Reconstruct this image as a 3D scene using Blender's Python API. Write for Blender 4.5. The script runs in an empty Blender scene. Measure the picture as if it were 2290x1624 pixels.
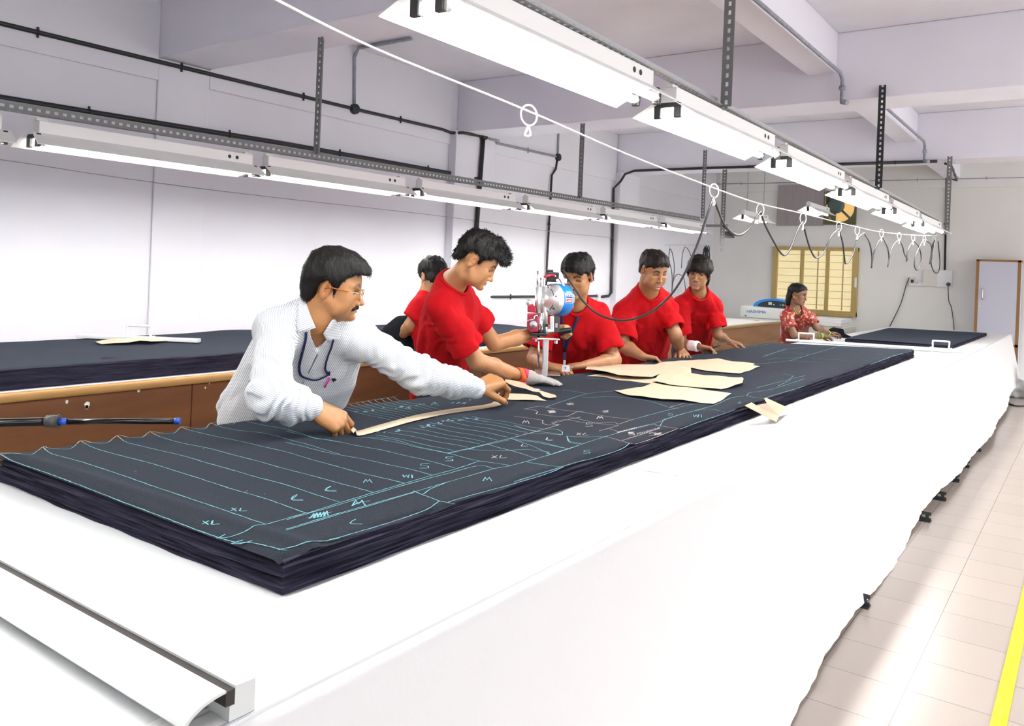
import bpy, bmesh, math, random
import numpy as np
from mathutils import Vector, Matrix
random.seed(7); RNG = np.random.default_rng(11)
scn = bpy.context.scene
COL = scn.collection

# ------------------------------------------------------------------ camera
F, PX, PY, ROLL, YAW, HC = 1826.0, 1145.0, 601.0, math.radians(2.3), math.atan2(1305, 1826), 1.45
FWD = np.array([-math.sin(YAW), math.cos(YAW), 0.0]); R0 = np.array([math.cos(YAW), math.sin(YAW), 0.0]); U0 = np.array([0, 0, 1.0])
CR, SR = math.cos(ROLL), math.sin(ROLL)
CAMP = np.array([0, 0, HC])
cam = bpy.data.cameras.new('camera'); camo = bpy.data.objects.new('camera', cam); COL.objects.link(camo)
cam.sensor_width = 36.0; cam.lens = 36.0 * F / 2290; cam.shift_x = 0; cam.shift_y = -(812 - PY) / 2290
cam.clip_start = 0.05; cam.clip_end = 200
cx, cy, cz = R0 * CR + U0 * SR, -R0 * SR + U0 * CR, -FWD
M4 = Matrix.Identity(4)
for i in range(3):
    M4[i][0], M4[i][1], M4[i][2], M4[i][3] = cx[i], cy[i], cz[i], CAMP[i]
camo.matrix_world = M4
scn.camera = camo

# ------------------------------------------------------------------ light: daylight from the open window side, exposure
W = bpy.data.worlds.new('daylight'); scn.world = W; W.use_nodes = True
bg = W.node_tree.nodes['Background']; bg.inputs[0].default_value = (0.93, 0.96, 1.0, 1); bg.inputs[1].default_value = 0.75
scn.view_settings.view_transform = 'Standard'; scn.view_settings.look = 'None'
scn.view_settings.exposure = 2.22; scn.view_settings.gamma = 1.0; scn.view_settings.use_curve_mapping = False
scn.cycles.max_bounces = 6; scn.cycles.diffuse_bounces = 4; scn.cycles.glossy_bounces = 3
scn.cycles.transmission_bounces = 4; scn.cycles.caustics_reflective = False; scn.cycles.caustics_refractive = False
scn.cycles.use_denoising = True; scn.cycles.sample_clamp_indirect = 6
sun = bpy.data.lights.new('window_sun', 'SUN'); suno = bpy.data.objects.new('window_sun', sun); COL.objects.link(suno)
sun.energy = 2.0; sun.angle = math.radians(25); sun.color = (1.0, 0.97, 0.93)
suno.rotation_euler = Vector((-0.72, 0.52, -0.42)).to_track_quat('-Z', 'Y').to_euler()
TUBE_POWER = 9.0

# ------------------------------------------------------------------ measuring helpers (pixel of the 2290x1624 frame -> point on a plane)
def ray(x, y):
    dx = x - PX; dy = PY - y
    return FWD * F + R0 * (dx * CR - dy * SR) + U0 * (dx * SR + dy * CR)
def atZ(x, y, z): d = ray(x, y); return CAMP + d * ((z - HC) / d[2])
def atX(x, y, X): d = ray(x, y); return CAMP + d * (X / d[0])
def atY(x, y, Y): d = ray(x, y); return CAMP + d * (Y / d[1])
def atD(x, y, d): return CAMP + ray(x, y) / F * d
def V(*a): return np.array(a, float)
def nrm(v): v = np.asarray(v, float); return v / (np.linalg.norm(v) + 1e-12)

# ------------------------------------------------------------------ materials
MATS = {}
def mat(name, col, rough=0.6, metal=0.0, noise=None, bump=None, emit=None, attr=None, spec=0.5, alpha=None, coat=0):
    m = bpy.data.materials.new(name); m.use_nodes = True; nt = m.node_tree; N = nt.nodes; L = nt.links
    b = N['Principled BSDF']; b.inputs['Base Color'].default_value = (*col, 1); b.inputs['Roughness'].default_value = rough
    b.inputs['Metallic'].default_value = metal; b.inputs['Specular IOR Level'].default_value = spec
    if coat: b.inputs['Coat Weight'].default_value = coat
    tc = N.new('ShaderNodeTexCoord')
    if noise:   # (scale, amount, color2, (sx,sy,sz))
        sc, am, c2, st = noise
        mp = N.new('ShaderNodeMapping'); mp.inputs['Scale'].default_value = st; L.new(tc.outputs['Object'], mp.inputs[0])
        nz = N.new('ShaderNodeTexNoise'); nz.inputs['Scale'].default_value = sc; nz.inputs['Detail'].default_value = 6; L.new(mp.outputs[0], nz.inputs[0])
        rp = N.new('ShaderNodeMapRange'); rp.inputs[1].default_value = 0.35; rp.inputs[2].default_value = 0.7; rp.inputs[4].default_value = am
        L.new(nz.outputs[0], rp.inputs[0])
        mx = N.new('ShaderNodeMix'); mx.data_type = 'RGBA'; mx.inputs[6].default_value = (*col, 1); mx.inputs[7].default_value = (*c2, 1)
        L.new(rp.outputs[0], mx.inputs[0]); L.new(mx.outputs[2], b.inputs['Base Color'])
    if attr:
        a = N.new('ShaderNodeAttribute'); a.attribute_name = attr; L.new(a.outputs['Color'], b.inputs['Base Color'])
    if bump:    # (scale, strength, (sx,sy,sz))
        sc, s, st = bump
        mp = N.new('ShaderNodeMapping'); mp.inputs['Scale'].default_value = st; L.new(tc.outputs['Object'], mp.inputs[0])
        nz = N.new('ShaderNodeTexNoise'); nz.inputs['Scale'].default_value = sc; nz.inputs['Detail'].default_value = 4; L.new(mp.outputs[0], nz.inputs[0])
        bp = N.new('ShaderNodeBump'); bp.inputs['Strength'].default_value = s; bp.inputs['Distance'].default_value = 0.01
        L.new(nz.outputs[0], bp.inputs['Height']); L.new(bp.outputs[0], b.inputs['Normal'])
    if emit:
        b.inputs['Emission Color'].default_value = (*emit[0], 1); b.inputs['Emission Strength'].default_value = emit[1]
    if alpha is not None: b.inputs['Alpha'].default_value = alpha
    MATS[name] = m
    return m
WHITE1 = (1, 1, 1)
mat('wall_paint', (0.80, 0.79, 0.84), 0.85, noise=(1.3, 0.5, (0.74, 0.73, 0.77), WHITE1), bump=(9, 0.12, WHITE1))
mat('back_wall_paint', (0.87, 0.865, 0.83), 0.85, noise=(1.1, 0.6, (0.78, 0.765, 0.73), WHITE1), bump=(8, 0.15, WHITE1))
mat('ceiling_paint', (0.83, 0.82, 0.87), 0.9, noise=(1.7, 0.6, (0.72, 0.70, 0.75), WHITE1), bump=(7, 0.25, WHITE1))
mat('beam_paint', (0.85, 0.84, 0.92), 0.9, noise=(1.5, 0.5, (0.78, 0.77, 0.85), WHITE1), bump=(7, 0.25, WHITE1))
mat('white_laminate', (0.76, 0.785, 0.80), 0.32, noise=(2.5, 0.35, (0.71, 0.735, 0.75), (1, .25, 1)))
mat('grey_laminate', (0.62, 0.65, 0.72), 0.4)
mat('white_cloth', (0.80, 0.80, 0.80), 0.9, bump=(60, 0.12, WHITE1))
mat('lamp_white', (0.86, 0.85, 0.83), 0.45)
mat('tube_glow', (1, 1, 1), 0.4, emit=((1.0, 0.99, 0.97), TUBE_POWER))
mat('tube_cap', (0.7, 0.7, 0.68), 0.35, 0.6)
mat('black_plastic', (0.012, 0.013, 0.014), 0.4)
mat('conduit_black', (0.018, 0.020, 0.020), 0.45)
mat('conduit_grey', (0.27, 0.29, 0.34), 0.5, noise=(20, .8, (0.42, 0.43, 0.5), WHITE1))
mat('slotted_steel', (0.20, 0.205, 0.20), 0.5, 0.3)
mat('slotted_lit', (0.45, 0.455, 0.46), 0.45, 0.3)  # same steel, with the right rail's lit look put into the colour
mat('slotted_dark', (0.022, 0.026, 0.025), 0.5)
mat('white_cord', (0.85, 0.85, 0.8), 0.6)
mat('wire_grey', (0.35, 0.35, 0.34), 0.6)
mat('cable_grey', (0.035, 0.04, 0.04), 0.35)
mat('scuff_grey', (0.55, 0.53, 0.53), 0.5)
mat('plastic_ivory', (0.72, 0.70, 0.63), 0.45)
mat('plastic_white', (0.80, 0.81, 0.82), 0.4)
mat('ring_clear', (0.82, 0.82, 0.8), 0.25)
mat('denim', (0.012, 0.0145, 0.020), 0.95, noise=(300, 0.9, (0.026, 0.030, 0.038), WHITE1), bump=(350, 0.25, WHITE1), spec=0.15)
_b = MATS['denim'].node_tree.nodes['Principled BSDF']; _b.inputs['Sheen Weight'].default_value = .08; _b.inputs['Sheen Tint'].default_value = (.35, .48, .75, 1); _b.inputs['Sheen Roughness'].default_value = .45
mat('denim_side', (0.018, 0.018, 0.032), 0.97, noise=(5, 0.8, (0.055, 0.051, 0.080), (1.5, 1.5, 60)), spec=0.1)
mat('chalk_blue', (0.16, 0.40, 0.46), 0.9)
mat('chalk_white', (0.48, 0.43, 0.42), 0.9)
mat('paper_kraft', (0.60, 0.49, 0.35), 0.75, noise=(3, 0.5, (0.56, 0.45, 0.315), WHITE1))
mat('paper_white', (0.82, 0.80, 0.74), 0.7)
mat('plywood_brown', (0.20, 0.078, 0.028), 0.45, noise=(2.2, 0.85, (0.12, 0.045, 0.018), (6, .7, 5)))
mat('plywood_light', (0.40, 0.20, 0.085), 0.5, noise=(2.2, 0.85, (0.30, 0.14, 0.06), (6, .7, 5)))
mat('wood_lip', (0.52, 0.30, 0.10), 0.5, noise=(4, 0.8, (0.40, 0.21, 0.06), (8, .6, 8)))
mat('aluminium', (0.84, 0.85, 0.86), 0.36, .85)
mat('steel_bright', (0.78, 0.78, 0.80), 0.18, 1.0)
mat('steel_rod', (0.62, 0.62, 0.62), 0.25, 1.0)
mat('machine_red', (0.45, 0.03, 0.06), 0.25, 0.2)
mat('machine_blue', (0.01, 0.22, 0.72), 0.3)
mat('machine_black', (0.012, 0.012, 0.014), 0.35)
mat('label_white', (0.82, 0.83, 0.85), 0.4)
mat('label_red', (0.75, 0.08, 0.03), 0.4)
mat('label_navy', (0.02, 0.05, 0.25), 0.4)
mat('text_blue', (0.02, 0.20, 0.60), 0.5)
mat('rail_white', (0.70, 0.73, 0.72), 0.3)
mat('rail_slot', (0.030, 0.025, 0.022), 0.6)
mat('enamel_cream', (0.74, 0.75, 0.70), 0.4)
mat('cloth_black', (0.008, 0.009, 0.012), 0.95, bump=(120, 0.2, WHITE1), spec=0.1)
mat('yellow_tape', (0.80, 0.62, 0.015), 0.35, bump=(12, 0.35, (3, 1, 1)))
mat('pole_black', (0.015, 0.015, 0.016), 0.16, 0.3)
mat('pole_grey', (0.06, 0.06, 0.06), 0.5)
mat('tape_blue', (0.015, 0.08, 0.45), 0.35)
mat('window_wood', (0.52, 0.38, 0.13), 0.5, noise=(5, .6, (0.45, 0.32, 0.10), (4, 4, 1)))
mat('window_glow', (0.50, 0.43, 0.24), 0.6, emit=((1.0, 0.84, 0.50), 0.13), noise=(0.9, 0.9, (0.44, 0.39, 0.18), WHITE1))
mat('grille_tan', (0.52, 0.40, 0.18), 0.6)  # tan of the thin window grille bars
mat('fan_frame', (0.12, 0.115, 0.05), 0.55)
mat('fan_motor', (0.09, 0.13, 0.12), 0.5)
mat('fan_glow', (0.45, 0.28, 0.1), 0.6, emit=((1.0, 0.62, 0.22), 0.16))
mat('plywood_grey', (0.40, 0.36, 0.36), 0.7, noise=(3, .6, (0.34, 0.30, 0.30), (10, 1, 1)))
mat('cupboard_laminate', (0.60, 0.61, 0.70), 0.5)
mat('cupboard_edge', (0.32, 0.16, 0.05), 0.5)
mat('bag_plastic', (0.62, 0.63, 0.62), 0.35, bump=(6, 0.8, WHITE1))
mat('stain_red', (0.76, 0.66, 0.67), 0.5)
mat('stain_grey', (0.42, 0.42, 0.42), 0.6)
mat('chip_white', (0.8, 0.8, 0.76), 0.8)

def floor_material():
    m = bpy.data.materials.new('floor_tiles'); m.use_nodes = True; nt = m.node_tree; N = nt.nodes; L = nt.links
    b = N['Principled BSDF']; b.inputs['Roughness'].default_value = 0.27; b.inputs['Specular IOR Level'].default_value = 0.55
    tc = N.new('ShaderNodeTexCoord'); mp = N.new('ShaderNodeMapping'); L.new(tc.outputs['Object'], mp.inputs[0])
    mp.inputs['Location'].default_value = (TILE_OX, TILE_OY, 0)
    br = N.new('ShaderNodeTexBrick'); br.offset = 0; br.squash = 1
    br.inputs['Scale'].default_value = 1; br.inputs['Brick Width'].default_value = TILE; br.inputs['Row Height'].default_value = TILE
    br.inputs['Mortar Size'].default_value = 0.0016; br.inputs['Mortar Smooth'].default_value = 0.2; br.inputs['Bias'].default_value = 0
    br.inputs['Color1'].default_value = (0.52, 0.455, 0.40, 1); br.inputs['Color2'].default_value = (0.49, 0.43, 0.38, 1); br.inputs['Mortar'].default_value = (0.20, 0.18, 0.165, 1)
    L.new(mp.outputs[0], br.inputs[0]); L.new(br.outputs[0], b.inputs['Base Color'])
    MATS['floor_tiles'] = m
TILE, TILE_OX, TILE_OY = 0.294, 0.505, 0.0

# ------------------------------------------------------------------ mesh helpers
class MB:
    def __init__(s): s.v = []; s.f = []; s.m = []; s.sm = []; s.cm = 0; s.smooth = False
    def add(s, vs, fs):
        o = len(s.v); s.v += [tuple(map(float, p)) for p in vs]
        for f in fs: s.f.append(tuple(i + o for i in f)); s.m.append(s.cm); s.sm.append(s.smooth)
        return s
    def box(s, c, size, R=None):
        hx, hy, hz = [q / 2 for q in size]; c = np.array(c, float)
        P = [np.array([x, y, z]) for z in (-hz, hz) for x, y in ((-hx, -hy), (hx, -hy), (hx, hy), (-hx, hy))]
        if R is not None: P = [np.asarray(R) @ p for p in P]
        return s.add([c + p for p in P], [(3, 2, 1, 0), (4, 5, 6, 7), (0, 1, 5, 4), (1, 2, 6, 5), (2, 3, 7, 6), (3, 0, 4, 7)])
    def span(s, x0, x1, y0, y1, z0, z1): return s.box(((x0 + x1) / 2, (y0 + y1) / 2, (z0 + z1) / 2), (abs(x1 - x0), abs(y1 - y0), abs(z1 - z0)))
    def tube(s, pts, r, n=8, cap=True, rs=None, ell=None):
        pts = [np.array(p, float) for p in pts]; T = []
        for i in range(len(pts)):
            a = pts[max(i - 1, 0)]; b = pts[min(i + 1, len(pts) - 1)]; T.append(nrm(b - a))
        u = np.cross(T[0], [0, 0, 1.0]);
        if np.linalg.norm(u) < 1e-3: u = np.cross(T[0], [1.0, 0, 0])
        u = nrm(u); vs = []
        for i, p in enumerate(pts):
            u = nrm(u - T[i] * np.dot(u, T[i])); w = np.cross(T[i], u); rr = rs[i] if rs is not None else r
            for k in range(n):
                a = 2 * math.pi * k / n; vs.append(p + rr * (math.cos(a) * u + math.sin(a) * w * (ell or 1)))
        fs = []
        for i in range(len(pts) - 1):
            for k in range(n):
                k2 = (k + 1) % n; fs.append((i * n + k, i * n + k2, (i + 1) * n + k2, (i + 1) * n + k))
        sm = s.smooth; s.smooth = n > 5
        s.add(vs, fs); s.smooth = sm
        if cap:
            o = len(s.v) - len(vs)
            s.f += [tuple(o + k for k in range(n - 1, -1, -1)), tuple(o + (len(pts) - 1) * n + k for k in range(n))]; s.m += [s.cm] * 2; s.sm += [False] * 2
        return s
    def lathe(s, prof, c, axis, n=24):   # prof: (r, h) along the axis
        axis = nrm(axis); u = np.cross(axis, [0, 0, 1.0])
        if np.linalg.norm(u) < 1e-3: u = np.array([1.0, 0, 0])
        u = nrm(u); w = np.cross(axis, u); c = np.array(c, float); vs = []; fs = []
        for r, h in prof:
            for k in range(n):
                a = 2 * math.pi * k / n; vs.append(c + axis * h + r * (math.cos(a) * u + math.sin(a) * w))
        for i in range(len(prof) - 1):
            for k in range(n):
                k2 = (k + 1) % n; fs.append((i * n + k, i * n + k2, (i + 1) * n + k2, (i + 1) * n + k))
        return s.add(vs, fs)
    def prism(s, poly, d):               # poly: coplanar 3-D points, d: extrusion vector
        n = len(poly); P = [np.array(p, float) for p in poly]; d = np.array(d, float)
        return s.add(P + [p + d for p in P], [tuple(range(n - 1, -1, -1)), tuple(range(n, 2 * n))] + [(i, (i + 1) % n, n + (i + 1) % n, n + i) for i in range(n)])
    def build(s, name, mats, parent=None, bevel=0, loc=None):
        if isinstance(mats, str): mats = [mats]
        me = bpy.data.meshes.new(name); V_ = np.array(s.v, float)
        if parent is not None and parent.get('_o') is not None: V_ = V_ - np.array(parent['_o'])
        if loc is not None: V_ = V_ - np.array(loc)
        me.from_pydata(V_.tolist(), [], s.f)
        for m in mats: me.materials.append(MATS[m])
        me.polygons.foreach_set('material_index', s.m); me.polygons.foreach_set('use_smooth', s.sm)
        bm = bmesh.new(); bm.from_mesh(me); bmesh.ops.recalc_face_normals(bm, faces=bm.faces)
        if bevel: bmesh.ops.bevel(bm, geom=[e for e in bm.edges if len(e.link_faces) == 2 and e.calc_face_angle() > .6], offset=bevel, segments=2, affect='EDGES', profile=.6)
        bm.to_mesh(me); bm.free(); me.update()
        o = bpy.data.objects.new(name, me); COL.objects.link(o)
        if parent is not None: o.parent = parent
        if loc is not None: o.location = loc; o['_o'] = [float(q) for q in loc]
        if parent is not None and parent.get('_o') is not None: o['_o'] = list(parent['_o'])
        return o
def tag(o, label=None, cat=None, group=None, kind=None):
    if label: o['label'] = label
    if cat: o['category'] = cat
    if group: o['group'] = group
    if kind: o['kind'] = kind
    return o
def thing(name, loc, label, cat, group=None):
    o = bpy.data.objects.new(name, None); COL.objects.link(o); o.location = tuple(map(float, loc)); o.empty_display_size = .1
    o['_o'] = [float(q) for q in loc]; tag(o, label, cat, group)
    return o
def copy_thing(o, loc, label, group=None):
    c = o.copy(); COL.objects.link(c); c.location = tuple(map(float, loc)); c['label'] = label
    if group: c['group'] = group
    for ch in list(o.children):
        k = ch.copy(); COL.objects.link(k); k.parent = c
        for g in list(ch.children):
            q = g.copy(); COL.objects.link(q); q.parent = k
    return c
def spline(pts, n=8):
    P = [np.array(p, float) for p in pts]; P = [2 * P[0] - P[1]] + P + [2 * P[-1] - P[-2]]; out = []
    for i in range(1, len(P) - 2):
        for k in range(n):
            t = k / n; a, b, c, d = P[i - 1], P[i], P[i + 1], P[i + 2]
            out.append(0.5 * (2 * b + (c - a) * t + (2 * a - 5 * b + 4 * c - d) * t * t + (3 * b - a - 3 * c + d) * t ** 3))
    out.append(P[-2]); return out
def grid_mesh(name, fn, nu, nv, matname, parent=None, smooth=True, wrapu=False):
    b = MB(); b.smooth = smooth; vs = [fn(i / (nu if wrapu else nu - 1), j / (nv - 1)) for j in range(nv) for i in range(nu)]
    fs = [(j * nu + i, j * nu + (i + 1) % nu, (j + 1) * nu + (i + 1) % nu, (j + 1) * nu + i) for j in range(nv - 1) for i in range(nu if wrapu else nu - 1)]
    b.add(vs, fs); return b.build(name, matname, parent)
def struct(o): o['kind'] = 'structure'; return o
# ================================================================== the room shell
floor_material()
XW, YB, ZC = -5.6, 14.0, 3.42
b = MB(); b.span(XW - .2, 7, -3, YB + .2, -.1, 0); struct(b.build('floor', 'floor_tiles'))
b = MB(); b.span(XW - .2, XW, -3, YB + .2, 0, ZC); struct(b.build('wall_left', 'wall_paint'))
b = MB(); b.span(XW - .2, 7, YB, YB + .2, 0, ZC); struct(b.build('wall_back', 'back_wall_paint'))
b = MB(); b.span(XW - .2, 7, -3.2, -3, 0, ZC); struct(b.build('wall_front_light_block', 'wall_paint'))  # unseen wall behind the camera, added to cut light from the front
b = MB(); b.span(XW - .2, 7, -3, YB + .2, ZC, ZC + .12); struct(b.build('ceiling', 'ceiling_paint'))
for y0, y1 in ((3.3, 3.72), (6.72, 7.2), (10.3, 10.75)):
    b = MB(); b.span(XW, 7, y0, y1, 2.88, ZC); struct(b.build('ceiling_beam', 'beam_paint', bevel=.012))
for x0, x1 in ((-1.94, -1.72), (2.0, 2.22)):
    b = MB()
    for y0, y1 in ((-3, 3.3), (3.72, 6.72), (7.2, 10.3), (10.75, YB)): b.span(x0, x1, y0, y1, 3.1, ZC)
    struct(b.build('ceiling_beam', 'beam_paint', bevel=.01))
for i, (y0, y1) in enumerate(((3.3, 3.72), (6.6, 7.28), (10.25, 10.85))):
    b = MB(); b.span(XW, XW + (.02 if i == 0 else .1), y0, y1, 0, 2.88); struct(b.build('wall_column', 'wall_paint', bevel=.01))
b = MB()
for y0, y1, z in ((-3, 3.3, 2.715), (3.72, 6.6, 2.735), (7.28, 10.25, 2.75), (10.85, YB, 2.76)): b.span(XW, XW + .022, y0, y1, z, ZC)
struct(b.build('trim_1', 'wall_paint', bevel=.006))
b = MB(); b.span(XW + .1, 7, YB - .03, YB, 2.95, ZC); struct(b.build('trim_2', 'back_wall_paint', bevel=.008))

# ------------------------------------------------------------------ slotted steel angle
def slotted(b, p0, p1, u, w, pitch=.04, hole=.5, th=.003):
    p0, p1, u = np.array(p0, float), np.array(p1, float), nrm(u); d = p1 - p0; L = np.linalg.norm(d); d = d / L; n = np.cross(d, u)
    R = np.stack([d, u, n], 1); mid = (p0 + p1) / 2; bw = w * .36
    b.box(mid + u * (w / 2 - bw / 2), (L, bw, th), R); b.box(mid - u * (w / 2 - bw / 2), (L, bw, th), R)
    k = int(L / pitch)
    for i in range(k + 1):
        t = min(i * pitch, L); b.box(p0 + d * t, (pitch * (1 - hole), w - 2 * bw + .001, th), R)
def angle_bar(b, p0, p1, u, v, w=.042, pitch=.04):
    p0, p1 = np.array(p0, float), np.array(p1, float); u, v = nrm(u), nrm(v)
    slotted(b, p0 + u * w / 2, p1 + u * w / 2, u, w, pitch); slotted(b, p0 + v * w / 2, p1 + v * w / 2, v, w, pitch)

# ------------------------------------------------------------------ fluorescent fittings on their two rails
def fitting(name, c, L, label, group, two=True, hang=.012):
    t = thing(name, c, label, 'lamp', group); c = np.array(c, float); hl = L / 2
    b = MB(); b.box(c + [0, 0, -.035], (.062, L, .07))
    for q in (-.004,): b.smooth = False
    o = b.build('housing', 'lamp_white', t, bevel=.004)
    b = MB()
    for s in (-1, 1):
        b.prism([c + [s * .03, -hl - .03, -.062], c + [s * .135, -hl - .05, -.125], c + [s * .137, -hl - .05, -.122], c + [s * .032, -hl - .03, -.058]], (0, L + .07, 0))
    b.box(c + [0, 0, -.064], (.07, L + .04, .004)); b.build('reflector', 'lamp_white', t)
    xs = (-.043, .043) if two else (0,)
    for x in xs:
        b = MB(); b.tube([c + [x, -hl + .02, -.105], c + [x, hl - .02, -.105]], .0145, 12); tb = b.build('tube', 'tube_glow', t)
        for e in (-1, 1): b = MB(); b.tube([c + [x, e * (hl - .022), -.105], c + [x, e * (hl + .004), -.105]], .0155, 12); b.build('tube_cap', 'tube_cap', tb)
    for e in (-1, 1):
        b = MB(); y = e * (hl + .008)
        if two:
            b.box(c + [0, y, -.074], (.105, .02, .022))
            for x in xs: b.box(c + [x, y, -.1], (.03, .018, .055))
        else: b.box(c + [0, y, -.09], (.034, .02, .07))
        b.build('lamp_holder', 'black_plastic', t, bevel=.004)
    for y in (-hl + .02, hl - .02): b = MB(); b.box(c + [0, y, hang / 2], (.03, .05, hang)); b.build('bracket', 'lamp_white', t)
    for dy in (0, .05): b = MB(); b.tube([c + [.0305, hl - .16 + dy, -.03], c + [.0325, hl - .16 + dy, -.03]], .011, 10); b.build('knockout', 'black_plastic', t)
    return t
ORD = ['nearest', 'second nearest', 'third nearest', 'fourth nearest', 'fifth nearest', 'sixth nearest', 'seventh nearest']
# left rail
XL, XR = -4.1, -1.42
pl0, pl1 = atX(0, 246, XL), atX(1565, 494, XL); pl0 = pl0 - (pl1 - pl0) * .42
t = thing('light_rail', (XL, 5.5, 2.1), 'long slotted grey steel rail carrying the row of tube lamps over the plywood-fronted table', 'rail', 'lamp rails')
b = MB(); angle_bar(b, pl0, pl1, (0, 0, 1), (1, 0, 0), .05); b.build('rail', 'slotted_steel', t)
for k, (x, y0, y1) in enumerate(((698, 109, 340), (1286, 285, 440), (1567, 343, 488))):
    p = atX(x, y1, XL); b = MB(); top = 2.88 if k < 2 else 3.05
    q = (XL, 3.5, top) if k == 0 else (XL, 6.78, top) if k == 1 else (p[0], p[1], top)
    angle_bar(b, (XL, q[1] if k < 2 else p[1], p[2]), (XL, q[1] if k < 2 else p[1], q[2]), (1, 0, 0), (0, 1, 0), .05); b.build('hanger', 'slotted_steel', t)
lp = [(64, 262), (583, 340), (930, 394), (1170, 436), (1345, 465), (1480, 485)]
ends = [(541, 331), (893, 385), (1143, 427), (1323, 457), (1467, 480), (1566, 497)]
dir_l = nrm(pl1 - pl0)
def on_line(p0, d, y): return p0 + d * ((y - p0[1]) / d[1])
for i in range(-2, 6):
    a = (atX(*lp[i], XL)[1] if i >= 0 else atX(*lp[0], XL)[1] + 1.36 * i); e = a + 1.27
    c = on_line(pl0, dir_l, (a + e) / 2) + [0, 0, -.028]
    if i < 0: fitting('fluorescent_lamp', c, 1.20, 'unseen white twin-tube lamp on the left rail, %s the nearest one in view' % ('just before' if i == -1 else 'two places before'), 'twin-tube lamps on the left rail')  # unseen lamps continuing the row, added to brighten the near table
    if i >= 0: fitting('fluorescent_lamp', c, 1.20, ('white twin-tube lamp on the rail by the long left wall, %s of its row' % ORD[i]), 'twin-tube lamps on the left rail')
# right rail
pr0, pr1 = atX(1385, 132, XR), atX(2095, 497, XR); pr0 = pr0 - (pr1 - pr0) * .52
dir_r = nrm(pr1 - pr0)
t = thing('light_rail', (XR, 5.5, 2.1), 'slotted steel rail carrying the bright lamps above the white-draped table', 'rail', 'lamp rails')
b = MB(); angle_bar(b, pr0 + V(0, 0, .01), pr1 + V(0, 0, .01), (0, 0, 1), (1, 0, 0), .04); b.build('rail', 'slotted_lit', t)
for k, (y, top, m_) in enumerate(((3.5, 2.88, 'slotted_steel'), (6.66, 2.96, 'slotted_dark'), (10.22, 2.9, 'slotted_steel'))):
    p = on_line(pr0, dir_r, y); b = MB(); angle_bar(b, (XR + .03, y, p[2] - (0 if k < 2 else .1)), (XR + .03, y, top), (1, 0, 0), (0, 1, 0), .05); b.build('hanger', m_, t)
c7 = lambda x, y: (1300 + x * .4323, 100 + y * .4323)
rl = [c7(435, 215), c7(1030, 520), c7(1370, 690), c7(1590, 830), c7(1740, 890)]
ys = [atX(*p, XR)[1] for p in rl]; ys = [ys[0] - 1.45] + ys
for i, a in enumerate(ys):
    e = a + 1.32; c = on_line(pr0, dir_r, (a + e) / 2) + [.0, 0, -.002]
    fitting('fluorescent_lamp', c, 1.24, ('bright twin-tube lamp above the white-draped table, %s of its row' % ORD[i]), 'twin-tube lamps on the right rail')
for i in (1, 2):
    c = on_line(pr0, dir_r, ys[0] + .66 - 1.45 * i) + [0, 0, -.002]; fitting('fluorescent_lamp', c, 1.24, 'unseen bright twin-tube lamp on the right rail, %s the nearest one in view' % ('just before' if i == 1 else 'two places before'), 'twin-tube lamps on the right rail')  # two unseen lamps added past the view to light the near tabletop
# two single-tube lamps on chains near the back wall
for (x0, y0, x1, y1, Y, lab) in ((1662, 470, 1724, 482, 11.2, 'single-tube lamp on two thin chains, left of the grey board'), (1808, 452, 1868, 482, 11.6, 'single-tube lamp hanging in front of the wall fan')):
    a, e = atY(x0, y0, Y), atY(x1, y1, Y + 1.0); c = (a + e) / 2; c[2] = a[2]
    c = np.array([a[0], Y + .5, a[2]]); f = fitting('hanging_lamp', c, 1.0, lab, 'lamp', two=False, hang=.01); f['category'] = 'lamp'; f['group'] = 'single-tube lamps on chains'
    for dy in (-.35, .35):
        b = MB(); b.tube([c + [0, dy, 0], (c[0], c[1] + dy, ZC)], .005, 5); b.build('chain', 'wire_grey', f)

# ------------------------------------------------------------------ conduits
def conduit(name, paths, label, r=.016, m_='conduit_black', clips=True, boxes=(), cat='conduit', n_=V(1, 0, 0)):
    b = MB()
    for p in paths: b.tube(p, r, 8)
    o = b.build(name, m_); tag(o, label, cat); o['_o'] = [0, 0, 0]
    if clips:
        for p in paths:
            p = [np.array(q, float) for q in p]
            for a, e in zip(p[:-1], p[1:]):
                L = np.linalg.norm(e - a)
                if L < .5: continue
                k = int(L / .8)
                for i in range(k):
                    q = a + (e - a) * (i + .5) / k; d = nrm(e - a); b = MB(); s = np.cross(d, n_)
                    b.tube([q - d * .007, q + d * .007], r + .004, 8); b.box(q - n_ * .012, (.012, .012, .012)); b.box(q, (.02, .012, .012)); b.box(q + s * (r + .008), (.012, .012, .02)); b.box(q - s * (r + .008), (.012, .012, .02)); b.build('pipe_clip', m_, o)
    for q in boxes:
        b = MB(); b.lathe([(0, -.02), (.045, -.02), (.05, 0), (.045, .03), (0, .032)], q, n_, 16); b.build('junction_box', 'black_plastic', o)
    return o
w = XW + .03
wx = lambda x, y, off=.03: atX(x, y, XW + off)
A0, A1 = wx(0, 56), wx(1000, 293)
P = [V(w, -1.5, A1[2] - .03), V(w, 2.9, 2.845), wx(790, 243), V(w, 6.45, 2.868), V(w + .02, 6.58, 2.85), V(w + .1, 6.66, 2.86), V(w + .1, 7.0, 2.875), wx(1081, 303, .13)]
conduit('conduit', [P], 'black conduit running high along the left wall between the round junction boxes', boxes=(wx(792, 244), wx(1081, 304, .13)), cat='conduit')
conduit('conduit', [[wx(792, 238), V(w, wx(793, 118)[1], 3.32), V(w + .05, wx(793, 118)[1], 3.40), V(w + .7, wx(793, 118)[1], 3.40)]], 'grey-blue conduit rising from the left junction box to the ceiling', m_='conduit_grey')
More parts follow.
